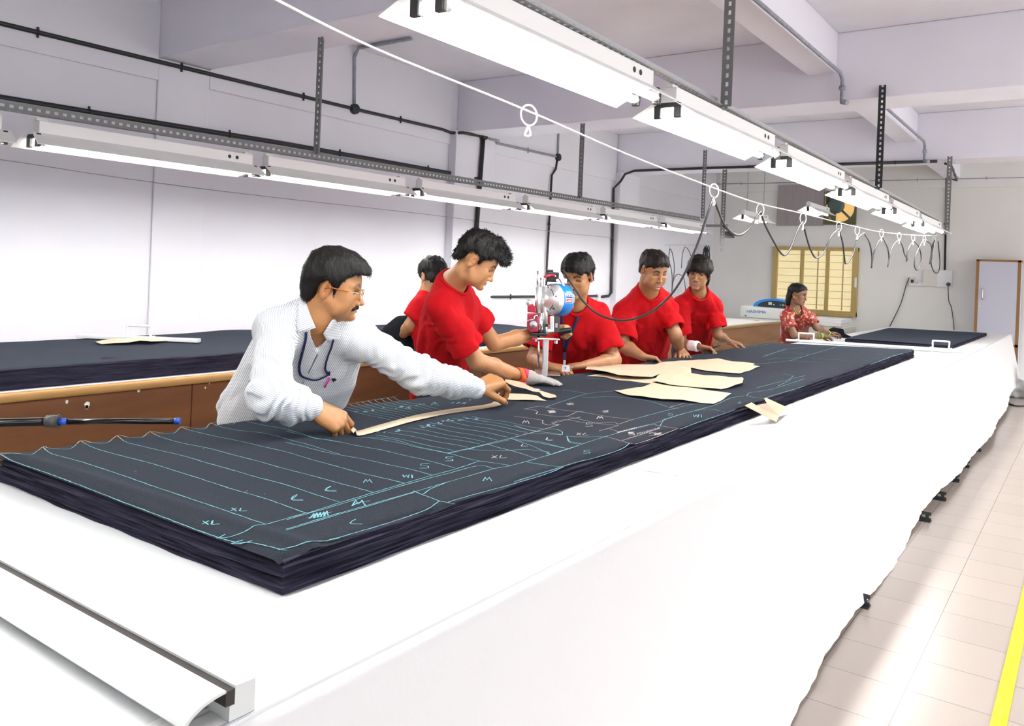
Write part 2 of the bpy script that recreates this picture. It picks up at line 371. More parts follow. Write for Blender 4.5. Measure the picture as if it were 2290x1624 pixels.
conduit('conduit', [[wx(1081, 306, .13), wx(1066, 512, .13), V(w + .1, 7.13, 1.72)]], 'thick black conduit dropping down the wall behind the man with the steel glove', r=.024)
conduit('conduit', [[wx(1092, 308, .13), V(w + .1, 7.3, 2.87), V(w, 7.4, 2.865), wx(1244, 350)]], 'short grey conduit joining two round boxes beside the column', m_='conduit_grey', boxes=(wx(1247, 352),))
conduit('conduit', [[wx(1247, 350), V(w, wx(1249, 285)[1], 3.4)]], 'grey conduit rising from the right-hand round box to the ceiling', m_='conduit_grey')
a = wx(1246, 358); conduit('conduit', [[a, wx(1243, 378), wx(1234, 392), wx(1222, 612), wx(1221, 655)]], 'thin black conduit with a kink, coming down behind the cutting machine', r=.014)
conduit('conduit', [[wx(1095, 664), wx(1335, 662)]], 'black conduit lying level low on the wall behind the cutting machine', r=.014)
conduit('conduit', [[V(-1.5, 10.27, 2.855), V(-4.1, 10.27, 2.885), V(-5.3, 10.27, 2.89), V(-5.42, 10.22, 2.84), V(-5.46, 10.18, 2.74), V(w, 10.18, 2.64), wx(1367, 655), V(w, 10.16, 1.12), wx(1342, 664)]], 'black conduit along the far beam that bends down the left wall', r=.018)
conduit('conduit', [[V(XW + .03, -1, 2.37), wx(0, 218), wx(640, 322), wx(1040, 393), wx(1075, 403, .13)]], 'thick black conduit just above the left lamp rail', r=.02)
bw = YB - .03; wy = lambda x, y, o_=.03: atY(x, y, YB - o_)
conduit('conduit', [[V(-1.42, 10.3, 2.83), V(-1.42, 10.8, 2.86), V(-1.75, 13.9, 3.05), wy(2117, 398), wy(2113, 604)]], 'black conduit coming down the back wall into the white socket box', r=.014, n_=V(0, -1, 0))
conduit('conduit', [[wy(1600, 412), wy(2290, 397)]], 'thin dark conduit along the crack high on the back wall', r=.007, m_='conduit_grey', n_=V(0, -1, 0))
# bracing corner posts under the far beam
for (x, X_, lab, zb) in ((1588, -4.02, 'slotted steel post hanging from the far beam by the cable coils', 1.80),):
    p = atX(1588, 380, X_); b = MB(); angle_bar(b, (X_, 10.28, zb), (X_, 10.28, 2.86), (1, 0, 0), (0, 1, 0), .06); b.box((X_ - .1, 10.26, 2.12), (.42, .03, .035))
    tag(b.build('steel_post', 'slotted_steel'), lab, 'post')
p = atX(1608, 515, -3.95); b = MB(); b.box((-3.86, 10.2, 2.0), (.11, .06, .085)); b.tube([(-3.86, 10.2, 2.04), (-3.97, 10.24, 2.12)], .012, 6)
tag(b.build('wall_plug', 'black_plastic'), 'small black plug box beside the slotted post', 'plug')
# steel pipe stubs on the beams
for (X_, y, z, lab) in ((-1.66, 6.66, 2.98, 'short grey pipe stub ending on the nearer beam'), (-1.62, 10.2, 3.0, 'short pipe stub ending on the farther beam')):
    b = MB(); b.tube([(X_, y - 2.4, 3.07), (X_, y - .08, 3.07), (X_, y, 3.03), (X_, y, 2.86)], .014, 8); b.tube([(X_, y, 2.95), (X_, y, 2.98)], .024, 10); b.tube([(X_, y, 2.86), (X_ + .05, y - .03, 2.84)], .02, 8)
    tag(b.build('pipe', 'conduit_grey'), lab, 'pipe')
# thin wall wire
b = MB(); b.tube(spline([wx(-200, 338, .05), wx(0, 357, .05), wx(300, 402, .05), wx(600, 440, .05), wx(1000, 485, .13), wx(1225, 517, .05), wx(1370, 532, .05)], 6), .0026, 5)
tag(b.build('wall_wire', 'wire_grey'), 'thin grey wire strung along the left wall below the lamps', 'wire')
# sockets
def wallbox(name, p0, p1, d, m_, label, cat):
    b = MB(); b.span(p0[0], p1[0], YB - d, YB, p1[2], p0[2]); o = b.build(name, m_, bevel=.006); o['_o'] = [0, 0, 0]; return tag(o, label, cat)
o = wallbox('switch_box', wy(2065, 604), wy(2096, 641), .05, 'plastic_ivory', 'ivory switch box left of the white socket box', 'box')
b = MB()
for k in range(5): b.box((wy(2072 + k * 5, 630)[0], YB - .052, wy(2072 + k * 5, 632)[2]), (.012, .006, .03))
b.build('switch', 'plastic_white', o)
o = wallbox('socket_box', wy(2097, 604), wy(2129, 643), .06, 'plastic_white', 'white socket box with a black plug in it', 'box')
b = MB()
for k in range(4): b.box((wy(2110 + k * 5, 620)[0], YB - .062, wy(2110, 622)[2]), (.012, .006, .03))
b.build('switch', 'label_white', o)
pp = wy(2121, 636, .07); b = MB(); b.lathe([(0, -.02), (.03, -.02), (.03, .02), (.015, .05), (0, .05)], pp, (0, -1, 0), 12)
b.tube(spline([pp + [0, -.04, 0], pp + [.02, -.05, -.25], wy(2128, 690), wy(2134, 740), wy(2136, 800)], 6), .006, 6); tag(b.build('plug_cable', 'cable_grey'), 'black plug and cable hanging from the white socket box', 'cable')
o = wallbox('fuse_box', wy(2034, 619), wy(2046, 640), .05, 'plastic_ivory', 'small ivory breaker with a cable, leftmost of the wall boxes', 'box')
b = MB(); b.box(wy(2040, 629, .052), (.04, .006, .05)); b.build('breaker_window', 'black_plastic', o)
o = wallbox('wall_socket', wy(2046, 629), wy(2064, 640), .03, 'plastic_white', 'small white wall socket between the breaker and the switch box', 'socket')
b = MB()
for dx, dz in ((-.03, 0), (-.045, .025), (-.015, .025)): b.tube([wy(2055, 635, .031) + [dx, 0, dz], wy(2055, 635, .034) + [dx, 0, dz]], .006, 8)
b.build('socket_hole', 'black_plastic', o)
b = MB(); b.tube(spline([wy(2034, 620), wy(2026, 640), wy(2014, 680), wy(1990, 730), wy(1975, 760)], 6), .007, 6); tag(b.build('power_cable', 'cable_grey'), 'dark cable sagging down the back wall from the ivory breaker', 'cable')
wall_s = lambda x, y: atX(x, y, XW + .03)
for (x, y, lab) in ((1090, 664, 'small white wall socket at the left end of the low conduit'), (1338, 664, 'small white wall socket between two conduits, behind the red-shirted men')):
    b = MB(); b.box(atX(x, y, XW + .02), (.04, .1, .09)); o = b.build('wall_socket', 'plastic_white', bevel=.004); tag(o, lab, 'socket'); o['_o'] = [0, 0, 0]
    b = MB(); b.box(atX(x, y, XW + .042), (.006, .03, .03)); b.build('socket_hole', 'tube_cap', o)

# ------------------------------------------------------------------ window, board, fan, cupboard on the back wall
p00, p11 = wy(1731, 551), wy(1921, 553); zb = wy(1913, 713)[2]; x0, x1, z1 = p00[0], p11[0], p00[2]; z0 = .885
t = thing('window_1', ((x0 + x1) / 2, YB, z0), None, None); struct(t)
b = MB(); fw = .085
for a, e in ((x0, x0 + fw), (x1 - fw, x1)): b.span(a, e, YB - .07, YB + .02, z0, z1)
b.span(x0, x1, YB - .071, YB + .02, z1 - .06, z1); b.span(x0, x1, YB - .071, YB + .02, z0, z0 + .09)
b.build('window_frame', 'window_wood', t, bevel=.006)
for px_ in (1794, 1851):
    xx = wy(px_, 600)[0]; b = MB(); b.span(xx - .03, xx + .03, YB - .06, YB + .01, z0 + .08, z1 - .05); b.build('window_mullion', 'window_wood', t, bevel=.005)
xs_ = [x0 + fw, wy(1794, 600)[0], wy(1851, 600)[0], x1 - fw]
for i in range(3):
    b = MB(); b.span(xs_[i], xs_[i + 1], YB - .03, YB - .022, z0 + .08, z1 - .05); pn = b.build('pane', 'window_glow', t)
    b = MB()
    for k in range(9): zz = z0 + .17 + k * .118; b.tube([(xs_[i] + .01, YB - .034, zz), (xs_[i + 1] - .01, YB - .034, zz)], .0035, 5)
    b.span((xs_[i] + xs_[i + 1]) / 2 + .04, (xs_[i] + xs_[i + 1]) / 2 + .06, YB - .036, YB - .031, z0 + .1, z1 - .07) if i > 0 else None
    b.build('window_grille', 'grille_tan', pn)
b = MB(); b.box((x1 - .02, YB - .08, wy(1915, 632)[2]), (.03, .03, .16)); b.build('window_latch', 'plastic_white', t, bevel=.006)
a, e = wy(1741, 414), wy(1842, 505); b = MB(); b.span(a[0], e[0], YB - .055, YB, e[2], a[2]); tag(b.build('wall_board', 'plywood_grey'), 'greyish plywood board fixed high on the back wall', 'board')
a, e = wy(1844, 436), wy(1914, 503); a[2] += .05; fc = V((a[0] + e[0]) / 2, YB - .06, (a[2] + e[2]) / 2); hw, hh = (e[0] - a[0]) / 2, (a[2] - e[2]) / 2
t = thing('exhaust_fan', fc, 'square exhaust fan in the back wall, warm light showing between its blades', 'fan')
b = MB(); rr = min(hw, hh) * .9
ring = [(math.cos(q), math.sin(q)) for q in np.linspace(0, 2 * math.pi, 33)[:-1]]
vs = []; fs = []
for q, (cx_, sz_) in enumerate(ring):
    m_ = max(abs(cx_), abs(sz_)); vs += [fc + [cx_ / m_ * hw, 0, sz_ / m_ * hh], fc + [cx_ * rr, 0, sz_ * rr], fc + [cx_ * rr, .05, sz_ * rr], fc + [cx_ / m_ * hw, .05, sz_ / m_ * hh]]
for q in range(32):
    n2 = (q + 1) % 32
    for k in range(4): fs.append((q * 4 + k, q * 4 + (k + 1) % 4, n2 * 4 + (k + 1) % 4, n2 * 4 + k))
b.add(vs, fs); b.build('fan_frame', 'fan_frame', t)
b = MB(); b.lathe([(0, .058), (rr * 1.02, .058)], fc, (0, 1, 0), 32); b.build('fan_opening', 'fan_glow', t)
b = MB(); b.lathe([(0, -.07), (.1, -.07), (.13, -.04), (.13, .02), (0, .02)], fc + [-.05, -.02, .04], (0, 1, 0), 20); b.build('fan_motor', 'fan_motor', t)
for k in range(4):
    an = k * math.pi / 2 + .7; d = V(math.cos(an), 0, math.sin(an)); s = V(-math.sin(an), 0, math.cos(an)); b = MB()
    b.prism([fc + d * .1 + s * .03 + [0, .02, 0], fc + d * rr * .95 + s * .16 + [0, .035, 0], fc + d * rr * .95 - s * .05 + [0, .005, 0], fc + d * .1 - s * .03 + [0, .0, 0]], (0, .006, 0))
    if k in (1, 2): b.build('fan_blade', 'fan_frame', t)
b = MB()
for q in (-.78, 2.36): d = V(math.cos(q), 0, math.sin(q)); b.tube([fc - [0, .02, 0], fc + d * rr * 1.1 - [0, .02, 0]], .02, 6)
b.build('fan_bracket', 'fan_motor', t)
cx0, cx1 = -1.44, -.895; cz1 = wy(2235, 584)[2]; YD = YB - .38
dx = lambda x: atY(x, 600, YD)[0]
cx0, cx1, cz1 = dx(2184), dx(2283), atY(2235, 584, YD)[2]
t = thing('cupboard', ((cx0 + cx1) / 2, YB - .19, 0), 'tall pale lilac two-door cupboard with brown wooden edges', 'cupboard')
b = MB(); b.span(cx0, cx1, YD + .02, YB - .02, 0, cz1); b.build('body', 'cupboard_laminate', t)
b = MB(); ew = .035
b.span(cx0 - .005, cx0 + ew, YD - .005, YD + .03, 0, cz1 + .01); b.span(cx1 - ew, cx1 + .005, YD - .005, YD + .03, 0, cz1 + .01); b.span(cx0 - .005, cx1 + .005, YD - .005, YB - .02, cz1 - .01, cz1 + .02)
zm = atY(2240, 772, YD)[2]; b.span(cx0, cx1, YD - .005, YD + .03, zm - .02, zm + .02); b.span(cx0, cx1, YD - .004, YD + .03, .02, .06); b.build('edge_frame', 'cupboard_edge', t)
for za, zb_ in ((.06, zm - .02), (zm + .02, cz1 - .01)):
    b = MB(); b.span(cx0 + ew, cx1 - ew, YD - .002, YD + .02, za, zb_); dr = b.build('door', 'cupboard_laminate', t)
    if zb_ > 1.2:
        hz = atY(2193, 657, YD)[2]; b = MB(); b.tube(spline([(cx0 + .09, YD - .002, hz - .08), (cx0 + .09, YD - .03, hz - .06), (cx0 + .09, YD - .03, hz + .06), (cx0 + .09, YD - .002, hz + .08)], 4), .008, 6); b.build('handle', 'steel_rod', dr)
        b = MB(); b.tube([(cx0 + .06, YD - .002, hz - .18), (cx0 + .06, YD - .014, hz - .18)], .014, 10); b.build('lock', 'tube_cap', dr)
# bundles on the floor by the cupboard
def blob(name, c, r, m_, label, cat, seed, amp=.25):
    rg = random.Random(seed); ph = [rg.uniform(0, 6) for _ in range(6)]
    def fn(u, v):
        a, e = u * 2 * math.pi, (v - .5) * math.pi; q = 1 + amp * (.5 * math.sin(3 * a + ph[0] + 2 * math.sin(2 * e + ph[1])) * math.cos(e) + .3 * math.sin(5 * e + ph[2] + 2 * a) * math.cos(e) + .25 * math.sin(9 * a + 4 * e + ph[3]) * math.cos(e))
        z = math.sin(e) * r[2] * q; return (c[0] + math.cos(e) * math.cos(a) * r[0] * q, c[1] + math.cos(e) * math.sin(a) * r[1] * q, max(c[2] + z, .004))
    return tag(grid_mesh(name, fn, 40, 24, m_, wrapu=True), label, cat)
q = atZ(2262, 893, 0); blob('plastic_sack', (q[0] + .0, q[1] + .35, .10), (.17, .22, .14), 'bag_plastic', 'crumpled whitish sack lying on the floor in front of the cupboard', 'sack', 3)
q = atZ(2288, 895, 0); blob('plastic_bundle', (q[0] + .20, q[1] + .1, .24), (.11, .15, .26), 'bag_plastic', 'upright clear plastic bundle on the floor at the right edge', 'bundle', 5)
b = MB(); b.tube(spline([atZ(2230, 890, .01), atZ(2250, 900, .01), atZ(2275, 908, .01), atZ(2320, 905, .01)], 6), .011, 6); tag(b.build('floor_cable', 'cable_grey'), 'black cable lying on the floor tiles near the cupboard', 'cable')
b = MB(); p = [atZ(2239, 1515, 0), atZ(2290, 1290, 0)]; X0 = p[0][0]; X1_ = atZ(2274, 1515, 0)[0]
b.span(X0, X1_, -1, 12.4, .0005, .003); tag(b.build('floor_tape', 'yellow_tape'), 'shiny yellow tape line stuck along the tiled aisle', 'tape')
# ================================================================== main cutting table with its white drape
ZT, ZS = .823, .893
def h2(x, y, s=0.0): return .5 * math.sin(3.1 * x + 1.7 * y + s) + .3 * math.sin(7.3 * x - 4.1 * y + 1.3 + s) + .2 * math.sin(13 * y + 9 * x + s)
TX0, TX1, TY0, TY1 = -2.43, -.915, -1.0, 13.1
t = thing('cutting_table', (-1.68, 6, 0), 'long white-topped cutting table under the chalk-marked dark fabric', 'table')
b = MB(); b.span(TX0, TX1 - .01, TY0, TY1, ZT - .035, ZT); b.build('tabletop', 'white_laminate', t, bevel=.004)
LEGY = [2.2, 3.9, 5.576, 6.2, 6.866, 7.47, 8.3, 9.68, 10.9, 12.9]
for y in LEGY:
    x = -.785 if y < 9 else -.83
    b = MB(); angle_bar(b, (x - .19, y, .0), (x - .19, y, ZT - .04), (1, 0, 0), (0, 1, 0), .055); slotted(b, (x - .17, y + .03, .03), (x + .012, y + .03, .03), (0, 0, 1), .055); b.span(x - .18, x + .012, y, y + .06, 0, .006)
    b.build('leg', 'slotted_dark', t)
    b = MB(); b.span(TX0 + .1, TX0 + .15, y, y + .05, 0, ZT - .036); b.build('leg', 'slotted_dark', t)
SCUFF_PARENT = t
# drape: overlay on the top, rounded edge, skirt with folds
def bot_z(y): return .012 + (.0 if y < 5 else .055 * min(1, (y - 5) / 1.2)) + .012 * math.sin(y * 2.3) * (y > 3) + (.0 if y < 11.6 else (y - 11.6) * .09)
def left_x(y): return (np.interp(y, [-1, .8, 1.3, 2.5, 4.5, 8, 13.1], [-1.0, -.995, -.965, -1.0, -1.035, -1.24, -1.3]) + .012 * math.sin(y * 5.1) + .006 * math.sin(y * 17))
def drape(u, v):
    y = TY0 + (TY1 - TY0) * u
    if v < .3:
        q = v / .3; x = left_x(y) * (1 - q) + (TX1 - .03) * q; z = ZT + .0022 + .0012 * math.sin(31 * y + 9 * x) * math.sin(11 * x + 3 * y) + (.003 * math.sin(q * 40 + y * 3) * max(0, 1 - abs(y - .7) / .5) if q < .6 else 0)
        return (x, y, z)
    if v < .36:
        a = (v - .3) / .06 * math.pi / 2; return (TX1 - .03 + .034 * math.sin(a), y, ZT + .002 - .034 * (1 - math.cos(a)))
    q = (v - .36) / .64; zb = bot_z(y); z = ZT - .032 - (ZT - .032 - zb) * q
    fold = .0022 * math.sin(y * 21 + 1.1 * math.sin(y * 5)) + .0014 * math.sin(y * 47 + 2.0 * q) + .014 * math.sin(y * 2.9 + 1.0) + .002 * math.sin(31 * q + y * 13)
    x = TX1 + .005 + (.15 + .035 * math.sin(y * .9)) * q * (1 - .15 * q) + fold * q ** 1.2
    return (x, y, z)
t = thing('table_drape', (-1.0, 6, 0), 'white sheet draped over the near long edge and far end of the cutting table', 'cloth')
grid_mesh('top_panel', lambda u, v: drape(u, v * .36), 620, 24, 'white_cloth', t)
grid_mesh('side_skirt', lambda u, v: drape(u, .36 + .64 * v), 620, 44, 'white_cloth', t)
def endskirt(u, v):
    x = TX0 + (TX1 + .02 - TX0) * u; zb = .24; z = ZT + .002 - (ZT - zb) * v
    return (x + .10 * v * v * u, TY1 + .012 + .02 * v + .008 * math.sin(x * 22) * v, z)
grid_mesh('end_skirt', endskirt, 60, 24, 'white_cloth', t)
# track rail across the near end
t = thing('track_rail', (-1.7, .7, ZT), 'white metal track rail with a dark slot across the near end of the table', 'rail')
def ext(name, prof, x0, x1, m_):
    b = MB(); b.prism([(x0, p[0], p[1]) for p in prof], (x1 - x0, 0, 0)); return b.build(name, m_, t)
ext('rail_body', [(.729, ZT + .0005), (.729, .868), (.696, .870), (.696, .845), (.688, .845), (.688, ZT + .0005)], -2.6, -.93, 'rail_white')
lip = [(.681 - .062 * math.sin(a), .869 - .030 * (1 - math.cos(a))) for a in np.linspace(0, 1.45, 12)]
ext('rail_lip', lip + [(p[0] + .003, p[1] - .004) for p in lip[::-1]], -2.6, -.93, 'rail_white')
ext('slot', [(.6955, .846), (.6955, .8665), (.6815, .8665), (.6815, .846)], -2.6, -.93, 'rail_slot')

# ------------------------------------------------------------------ the lay of dark fabric
def resample(P, step):
    P = [np.array(p, float) for p in P]; out = []
    for a, e in zip(P, P[1:] + P[:1]):
        n = max(1, int(np.linalg.norm(e - a) / step)); out += [a + (e - a) * k / n for k in range(n)]
    return out
def lay(name, corners, z0, z1, nl, label, cat, seed, step=.03, amp=.006, bulge=0.0, top_drop=None):
    rg = np.random.default_rng(seed)
    t = thing(name, (np.mean([c[0] for c in corners]), np.mean([c[1] for c in corners]), z0), label, cat)
    P = resample(corners, step); n = len(P); cen = np.mean(P, axis=0); s = np.arange(n)
    N = []
    for i in range(n):
        d = nrm(P[(i + 1) % n] - P[i - 1]); N.append(V(d[1], -d[0]))
    b = MB(); b.smooth = False; vs = []; fs = []
    for l in range(nl):
        base = rg.uniform(-amp, amp); ph = rg.uniform(0, 6, 4); q = l / (nl - 1)
        for i in range(n):
            w_ = .5 * math.sin(s[i] * step * 5 + ph[0]) + .35 * math.sin(s[i] * step * 13 + ph[1]) + .25 * math.sin(s[i] * step * 37 + ph[2])
            o_ = base + amp * .9 * w_ - bulge * q * q
            p = P[i] + N[i] * o_; vs.append((p[0], p[1], z0 + (z1 - z0) * q + (.0012 * math.sin(s[i] * step * 9 + ph[3]) if 0 < l else 0)))
    for l in range(nl - 1):
        for i in range(n): j = (i + 1) % n; fs.append((l * n + i, l * n + j, (l + 1) * n + j, (l + 1) * n + i))
    b.add(vs, fs); b.f.append(tuple(len(b.v) - n + i for i in range(n))); b.m.append(0); b.sm.append(False)
    b.build('ply_stack', 'denim_side', t); return t, P
LC = [(-2.383, 1.0), (-1.215, 1.005), (-1.245, 4.3), (-1.255, 7.78), (-2.315, 7.18), (-2.28, 3.0)]
stack, P_ = lay('fabric_lay', LC, ZT + .0006, ZS - .007, 22, 'long chalk-marked lay of dark navy fabric on the white table', 'fabric', 5, step=.022, amp=.007, bulge=.006)
def zt(x, y):
    r = .0018 * h2(x, y) + .0016 * math.sin(9 * y + 30 * x) * math.exp(-((y - 2.4) / .8) ** 2)
    r += .006 * math.exp(-((y - 1.055 - .05 * (x + 1.8)) / .02) ** 2)      # raised fold along the near edge
    return ZS + r
def edge_x(y): return np.interp(y, [1.0, 3.0, 7.18], [-2.388, -2.288, -2.322]), np.interp(y, [1.0, 4.3, 7.78], [-1.218, -1.248, -1.258])
def topsheet(u, v):
    yl, yr = .997 + 6.18 * v, .997 + 6.785 * v; y = yl + (yr - yl) * u
    xl, xr = edge_x(yl)[0], edge_x(yr)[1]; xl -= .004 + .003 * math.sin(y * 12); xr += .004 * math.sin(y * 9) + .004 * math.sin(y * 23)
    x = xl + (xr - xl) * u; z = zt(x, y)
    e = min(u, 1 - u) * 1.2; ev = min(v, 1 - v) * 6.5; z -= .006 * math.exp(-(min(e, ev) / .012) ** 2)
    if u > .995: z -= .003 * (1 + math.sin(y * 15))
    return (x, y, z)
grid_mesh('top_ply', topsheet, 90, 420, 'denim', stack)
# chalk marking ---------------------------------------------------------------
k1 = lambda x, y: (x * .33188, 900 + y * .33188)
k2 = lambda x, y: (640 + x * .28821, 850 + y * .28821)
k3 = lambda x, y: (1150 + x * .28384, 750 + y * .28384)
k4 = lambda x, y: (1640 + x * .28384, 420 + y * .28384)
chalkB, chalkW = MB(), MB(); RC = random.Random(4)
def ribbon(bb, pts, w=.0029, fade=True):
    P = []
    for a, e in zip(pts[:-1], pts[1:]):
        n = max(2, int(np.linalg.norm(e - a) / .03)); P += [a + (e - a) * k / n for k in range(n)]
    P.append(pts[-1]); L = []; Rr = []
    for i, p in enumerate(P):
        d = nrm((P[min(i + 1, len(P) - 1)] - P[max(i - 1, 0)])[:2]); n_ = V(-d[1], d[0]); ww = w * (.55 + .6 * RC.random()) / 2
        j = (RC.random() - .5) * .0016; q = p[:2] + n_ * j
        for lst, s in ((L, 1), (Rr, -1)): r = q + n_ * ww * s; lst.append((r[0], r[1], zt(r[0], r[1]) + .0011))
    n = len(P); bb.add(L + Rr, [(i, i + 1, n + i + 1, n + i) for i in range(n - 1)])
def chalk(k, pts, w=.0029, bb=None, smooth=False):
    P = [atZ(*k(*p), ZS) for p in pts]
    if len(pts) > 3:
        D_ = [nrm(np.array(b_) - np.array(a_)) for a_, b_ in zip(pts[:-1], pts[1:])]
        if min(float(u_ @ v_) for u_, v_ in zip(D_[:-1], D_[1:])) > .35: P = spline(P, 6)
    ribbon(chalkB if bb is None else bb, P, w)
zz = [(0, 348), (60, 355), (195, 362), (290, 302), (330, 310), (470, 316), (545, 262), (620, 274), (720, 276), (790, 228), (860, 237), (950, 241), (1012, 200), (1080, 208), (1170, 212), (1222, 168), (1300, 178), (1378, 182), (1425, 142), (1500, 150), (1572, 152), (1610, 120), (1690, 126), (1755, 122), (1785, 92)]
chalk(k1, zz)
for L in ([(0, 352), (80, 395), (200, 440), (350, 495), (550, 570), (800, 665), (1090, 770), (1300, 850), (1480, 915), (1590, 945), (1700, 950), (1900, 995), (1935, 998)],
          [(290, 305), (340, 345), (420, 370), (560, 410), (800, 490), (1050, 575), (1250, 640), (1500, 725), (1790, 825)],
          [(545, 264), (620, 305), (760, 350), (1000, 410), (1250, 488), (1540, 580), (1800, 655), (2070, 748)],
          [(790, 230), (850, 270), (960, 300), (1200, 355), (1450, 428), (1700, 500), (1950, 565), (2290, 672)],
          [(1012, 202), (1080, 235), (1200, 270), (1400, 312), (1600, 365), (1900, 445), (2290, 545), (2510, 605)],
          [(1222, 170), (1290, 195), (1400, 220), (1600, 262), (1900, 330), (2290, 440), (2720, 545)],
          [(1425, 145), (1480, 168), (1600, 190), (1800, 215), (2000, 265), (2290, 350)],
          [(1610, 122), (1700, 142), (1900, 178), (2050, 215), (2140, 245), (2290, 268)],
          [(1460, 915), (1560, 905), (1790, 825), (2060, 745)], [(1635, 930), (1560, 955)], [(1560, 955), (1620, 955), (1700, 935)], [(1870, 998), (2100, 955), (2290, 912)], [(1460, 917), (1520, 890)]): chalk(k1, L)
for L in ([(0, 485), (240, 545), (450, 590), (640, 625), (800, 660), (1000, 705), (1140, 740)], [(0, 400), (150, 430), (230, 455), (400, 478), (600, 520), (850, 570), (1100, 630), (1310, 680)],
          [(540, 445), (780, 455), (1000, 510), (1250, 570), (1490, 625), (1740, 668)],
          [(160, 1035), (420, 950), (680, 872), (910, 805), (1150, 735), (1310, 690), (1500, 628)], [(0, 1085), (430, 960), (900, 820), (1250, 725), (1490, 665), (1610, 690)],
          [(0, 1160), (350, 1050), (700, 950), (1000, 865), (1240, 795), (1600, 695), (1740, 668), (1950, 610), (2200, 530), (2290, 500)], [(0, 1170), (360, 1056), (990, 872)],
          [(0, 1310), (300, 1250), (600, 1165), (850, 1090), (1080, 1010), (1190, 940)], [(985, 860), (1190, 940), (1310, 965)], [(1065, 885), (1110, 850), (1180, 820), (1240, 795)],
          [(1255, 950), (1300, 935), (1450, 890), (1700, 820), (2000, 735), (2150, 680)], [(2150, 680), (2050, 665), (1870, 640)], [(1250, 570), (1430, 530), (1560, 495), (1720, 455), (1890, 410), (2120, 350)], [(1255, 575), (1560, 500), (1730, 462)],
          [(1560, 497), (1720, 545), (1940, 612)], [(1420, 540), (1700, 550), (1870, 545), (2040, 560), (2020, 575), (2070, 578)], [(1410, 540), (1460, 528)], [(1740, 450), (2000, 490), (2200, 535)], [(1740, 450), (2050, 575)],
          [(1840, 410), (2000, 420), (2140, 428)], [(2140, 428), (2145, 405), (2100, 385), (2000, 380)], [(2180, 440), (2200, 475), (2290, 492)]): chalk(k2, L)
for (sx, sy, ex, ey) in ((640, 445, 1240, 570), (700, 425, 1300, 550), (790, 405, 1410, 525), (870, 388, 1500, 497), (950, 368, 1540, 482), (1030, 350, 1640, 466), (1110, 333, 1720, 442), (1200, 315, 1800, 422), (1290, 300, 1870, 404), (1370, 290, 1960, 400), (1440, 285, 2000, 380)): chalk(k2, [(sx, sy), ((sx + ex) / 2, (sy + ey) / 2 - 4), (ex, ey)], .0026)
for i in range(10):
    sx = 395 + i * 48; sy = 206 - i * 8.2; P = [(sx, sy), (sx + 34, sy + 20), (sx + 95, sy + 36)]; x, y = P[-1]
    while y < 400 - .198 * (x - 540) - 6 and x < 1500: x += 40; y += 9
    chalk(k2, P + [(x, y)], .0026)
chalk(k2, [(380, 203), (500, 186), (860, 130)])
for i in range(44):
    x = RC.uniform(430, 1480); y = (265 - .105 * (x - 430) if i % 2 else 432 - .16 * (x - 600)) + RC.uniform(-14, 14); l = RC.uniform(10, 30)
    if i % 2 == 0 and x < 620: continue
    chalk(k2, [(x, y), (x + l * .5, y - RC.uniform(0, 9)), (x + l, y + RC.uniform(-6, 6))], .006)
for L in ([(528, 997), (620, 975), (780, 925), (870, 885), (905, 852)], [(0, 1150), (370, 1040), (528, 997)], [(310, 930), (560, 850), (720, 805), (820, 775), (1075, 702), (1270, 640), (1450, 590), (1590, 550), (1700, 500), (1810, 480)],
          [(245, 570), (400, 515), (580, 460), (790, 440)], [(530, 490), (820, 490), (1050, 520), (1220, 570), (1300, 580)], [(930, 668), (1180, 600), (1400, 548), (1560, 545)], [(415, 795), (720, 805)], [(415, 795), (430, 835), (490, 853), (570, 850)], [(0, 820), (440, 895)],
          [(1150, 715), (1170, 680), (1210, 655), (1500, 585), (1660, 605)], [(1310, 745), (1500, 670), (1740, 590)], [(1830, 480), (1860, 455), (1960, 440), (2100, 405), (2290, 340)], [(1830, 480), (1950, 500), (2060, 470), (2290, 400)], [(570, 340), (760, 345), (1000, 385)], [(410, 318), (640, 300)], [(40, 385), (160, 362)], [(200, 425), (400, 432), (580, 460)],
          [(1400, 290), (1600, 300), (1720, 350), (1820, 380)], [(1910, 415), (2080, 370), (2290, 318)], [(2120, 305), (2200, 318), (2160, 360), (2080, 400)], [(1740, 110), (2000, 70), (2290, 40)], [(1960, 160), (2150, 110), (2290, 95)], [(2000, 190), (2290, 170)]): chalk(k3, L)
for L in ([(0, 1238), (160, 1235), (340, 1205)], [(230, 1335), (300, 1310), (420, 1265)], [(380, 1298), (600, 1310)], [(440, 1365), (640, 1305), (870, 1240)], [(100, 1400), (440, 1365), (700, 1372)], [(560, 1245), (900, 1262), (1200, 1275)], [(900, 1262), (760, 1230)], [(1080, 1395), (1250, 1330), (1400, 1290)], [(620, 1345), (900, 1360)], [(1120, 1315), (1170, 1318)]): chalk(k4, L, .004)
for L in ([(75, 585), (200, 562), (350, 585), (540, 610), (930, 668), (820, 705), (800, 692)], [(170, 620), (186, 605), (160, 592), (90, 586)], [(170, 620), (400, 640), (500, 605), (555, 612)], [(400, 640), (640, 690), (820, 715), (670, 755)], [(225, 665), (222, 690), (260, 705), (350, 708)], [(0, 640), (225, 665)], [(290, 690), (400, 668), (560, 690), (800, 685)], [(0, 800), (180, 755), (350, 708), (300, 695), (520, 648)],
          [(720, 805), (905, 852), (1000, 845), (1280, 745)], [(850, 835), (1150, 730)], [(810, 775), (1060, 705), (1150, 715), (1310, 745)], [(0, 710), (200, 760), (370, 785)], [(750, 740), (830, 770)], [(1220, 570), (1350, 535)]): chalk(k3, L, .003, chalkW)
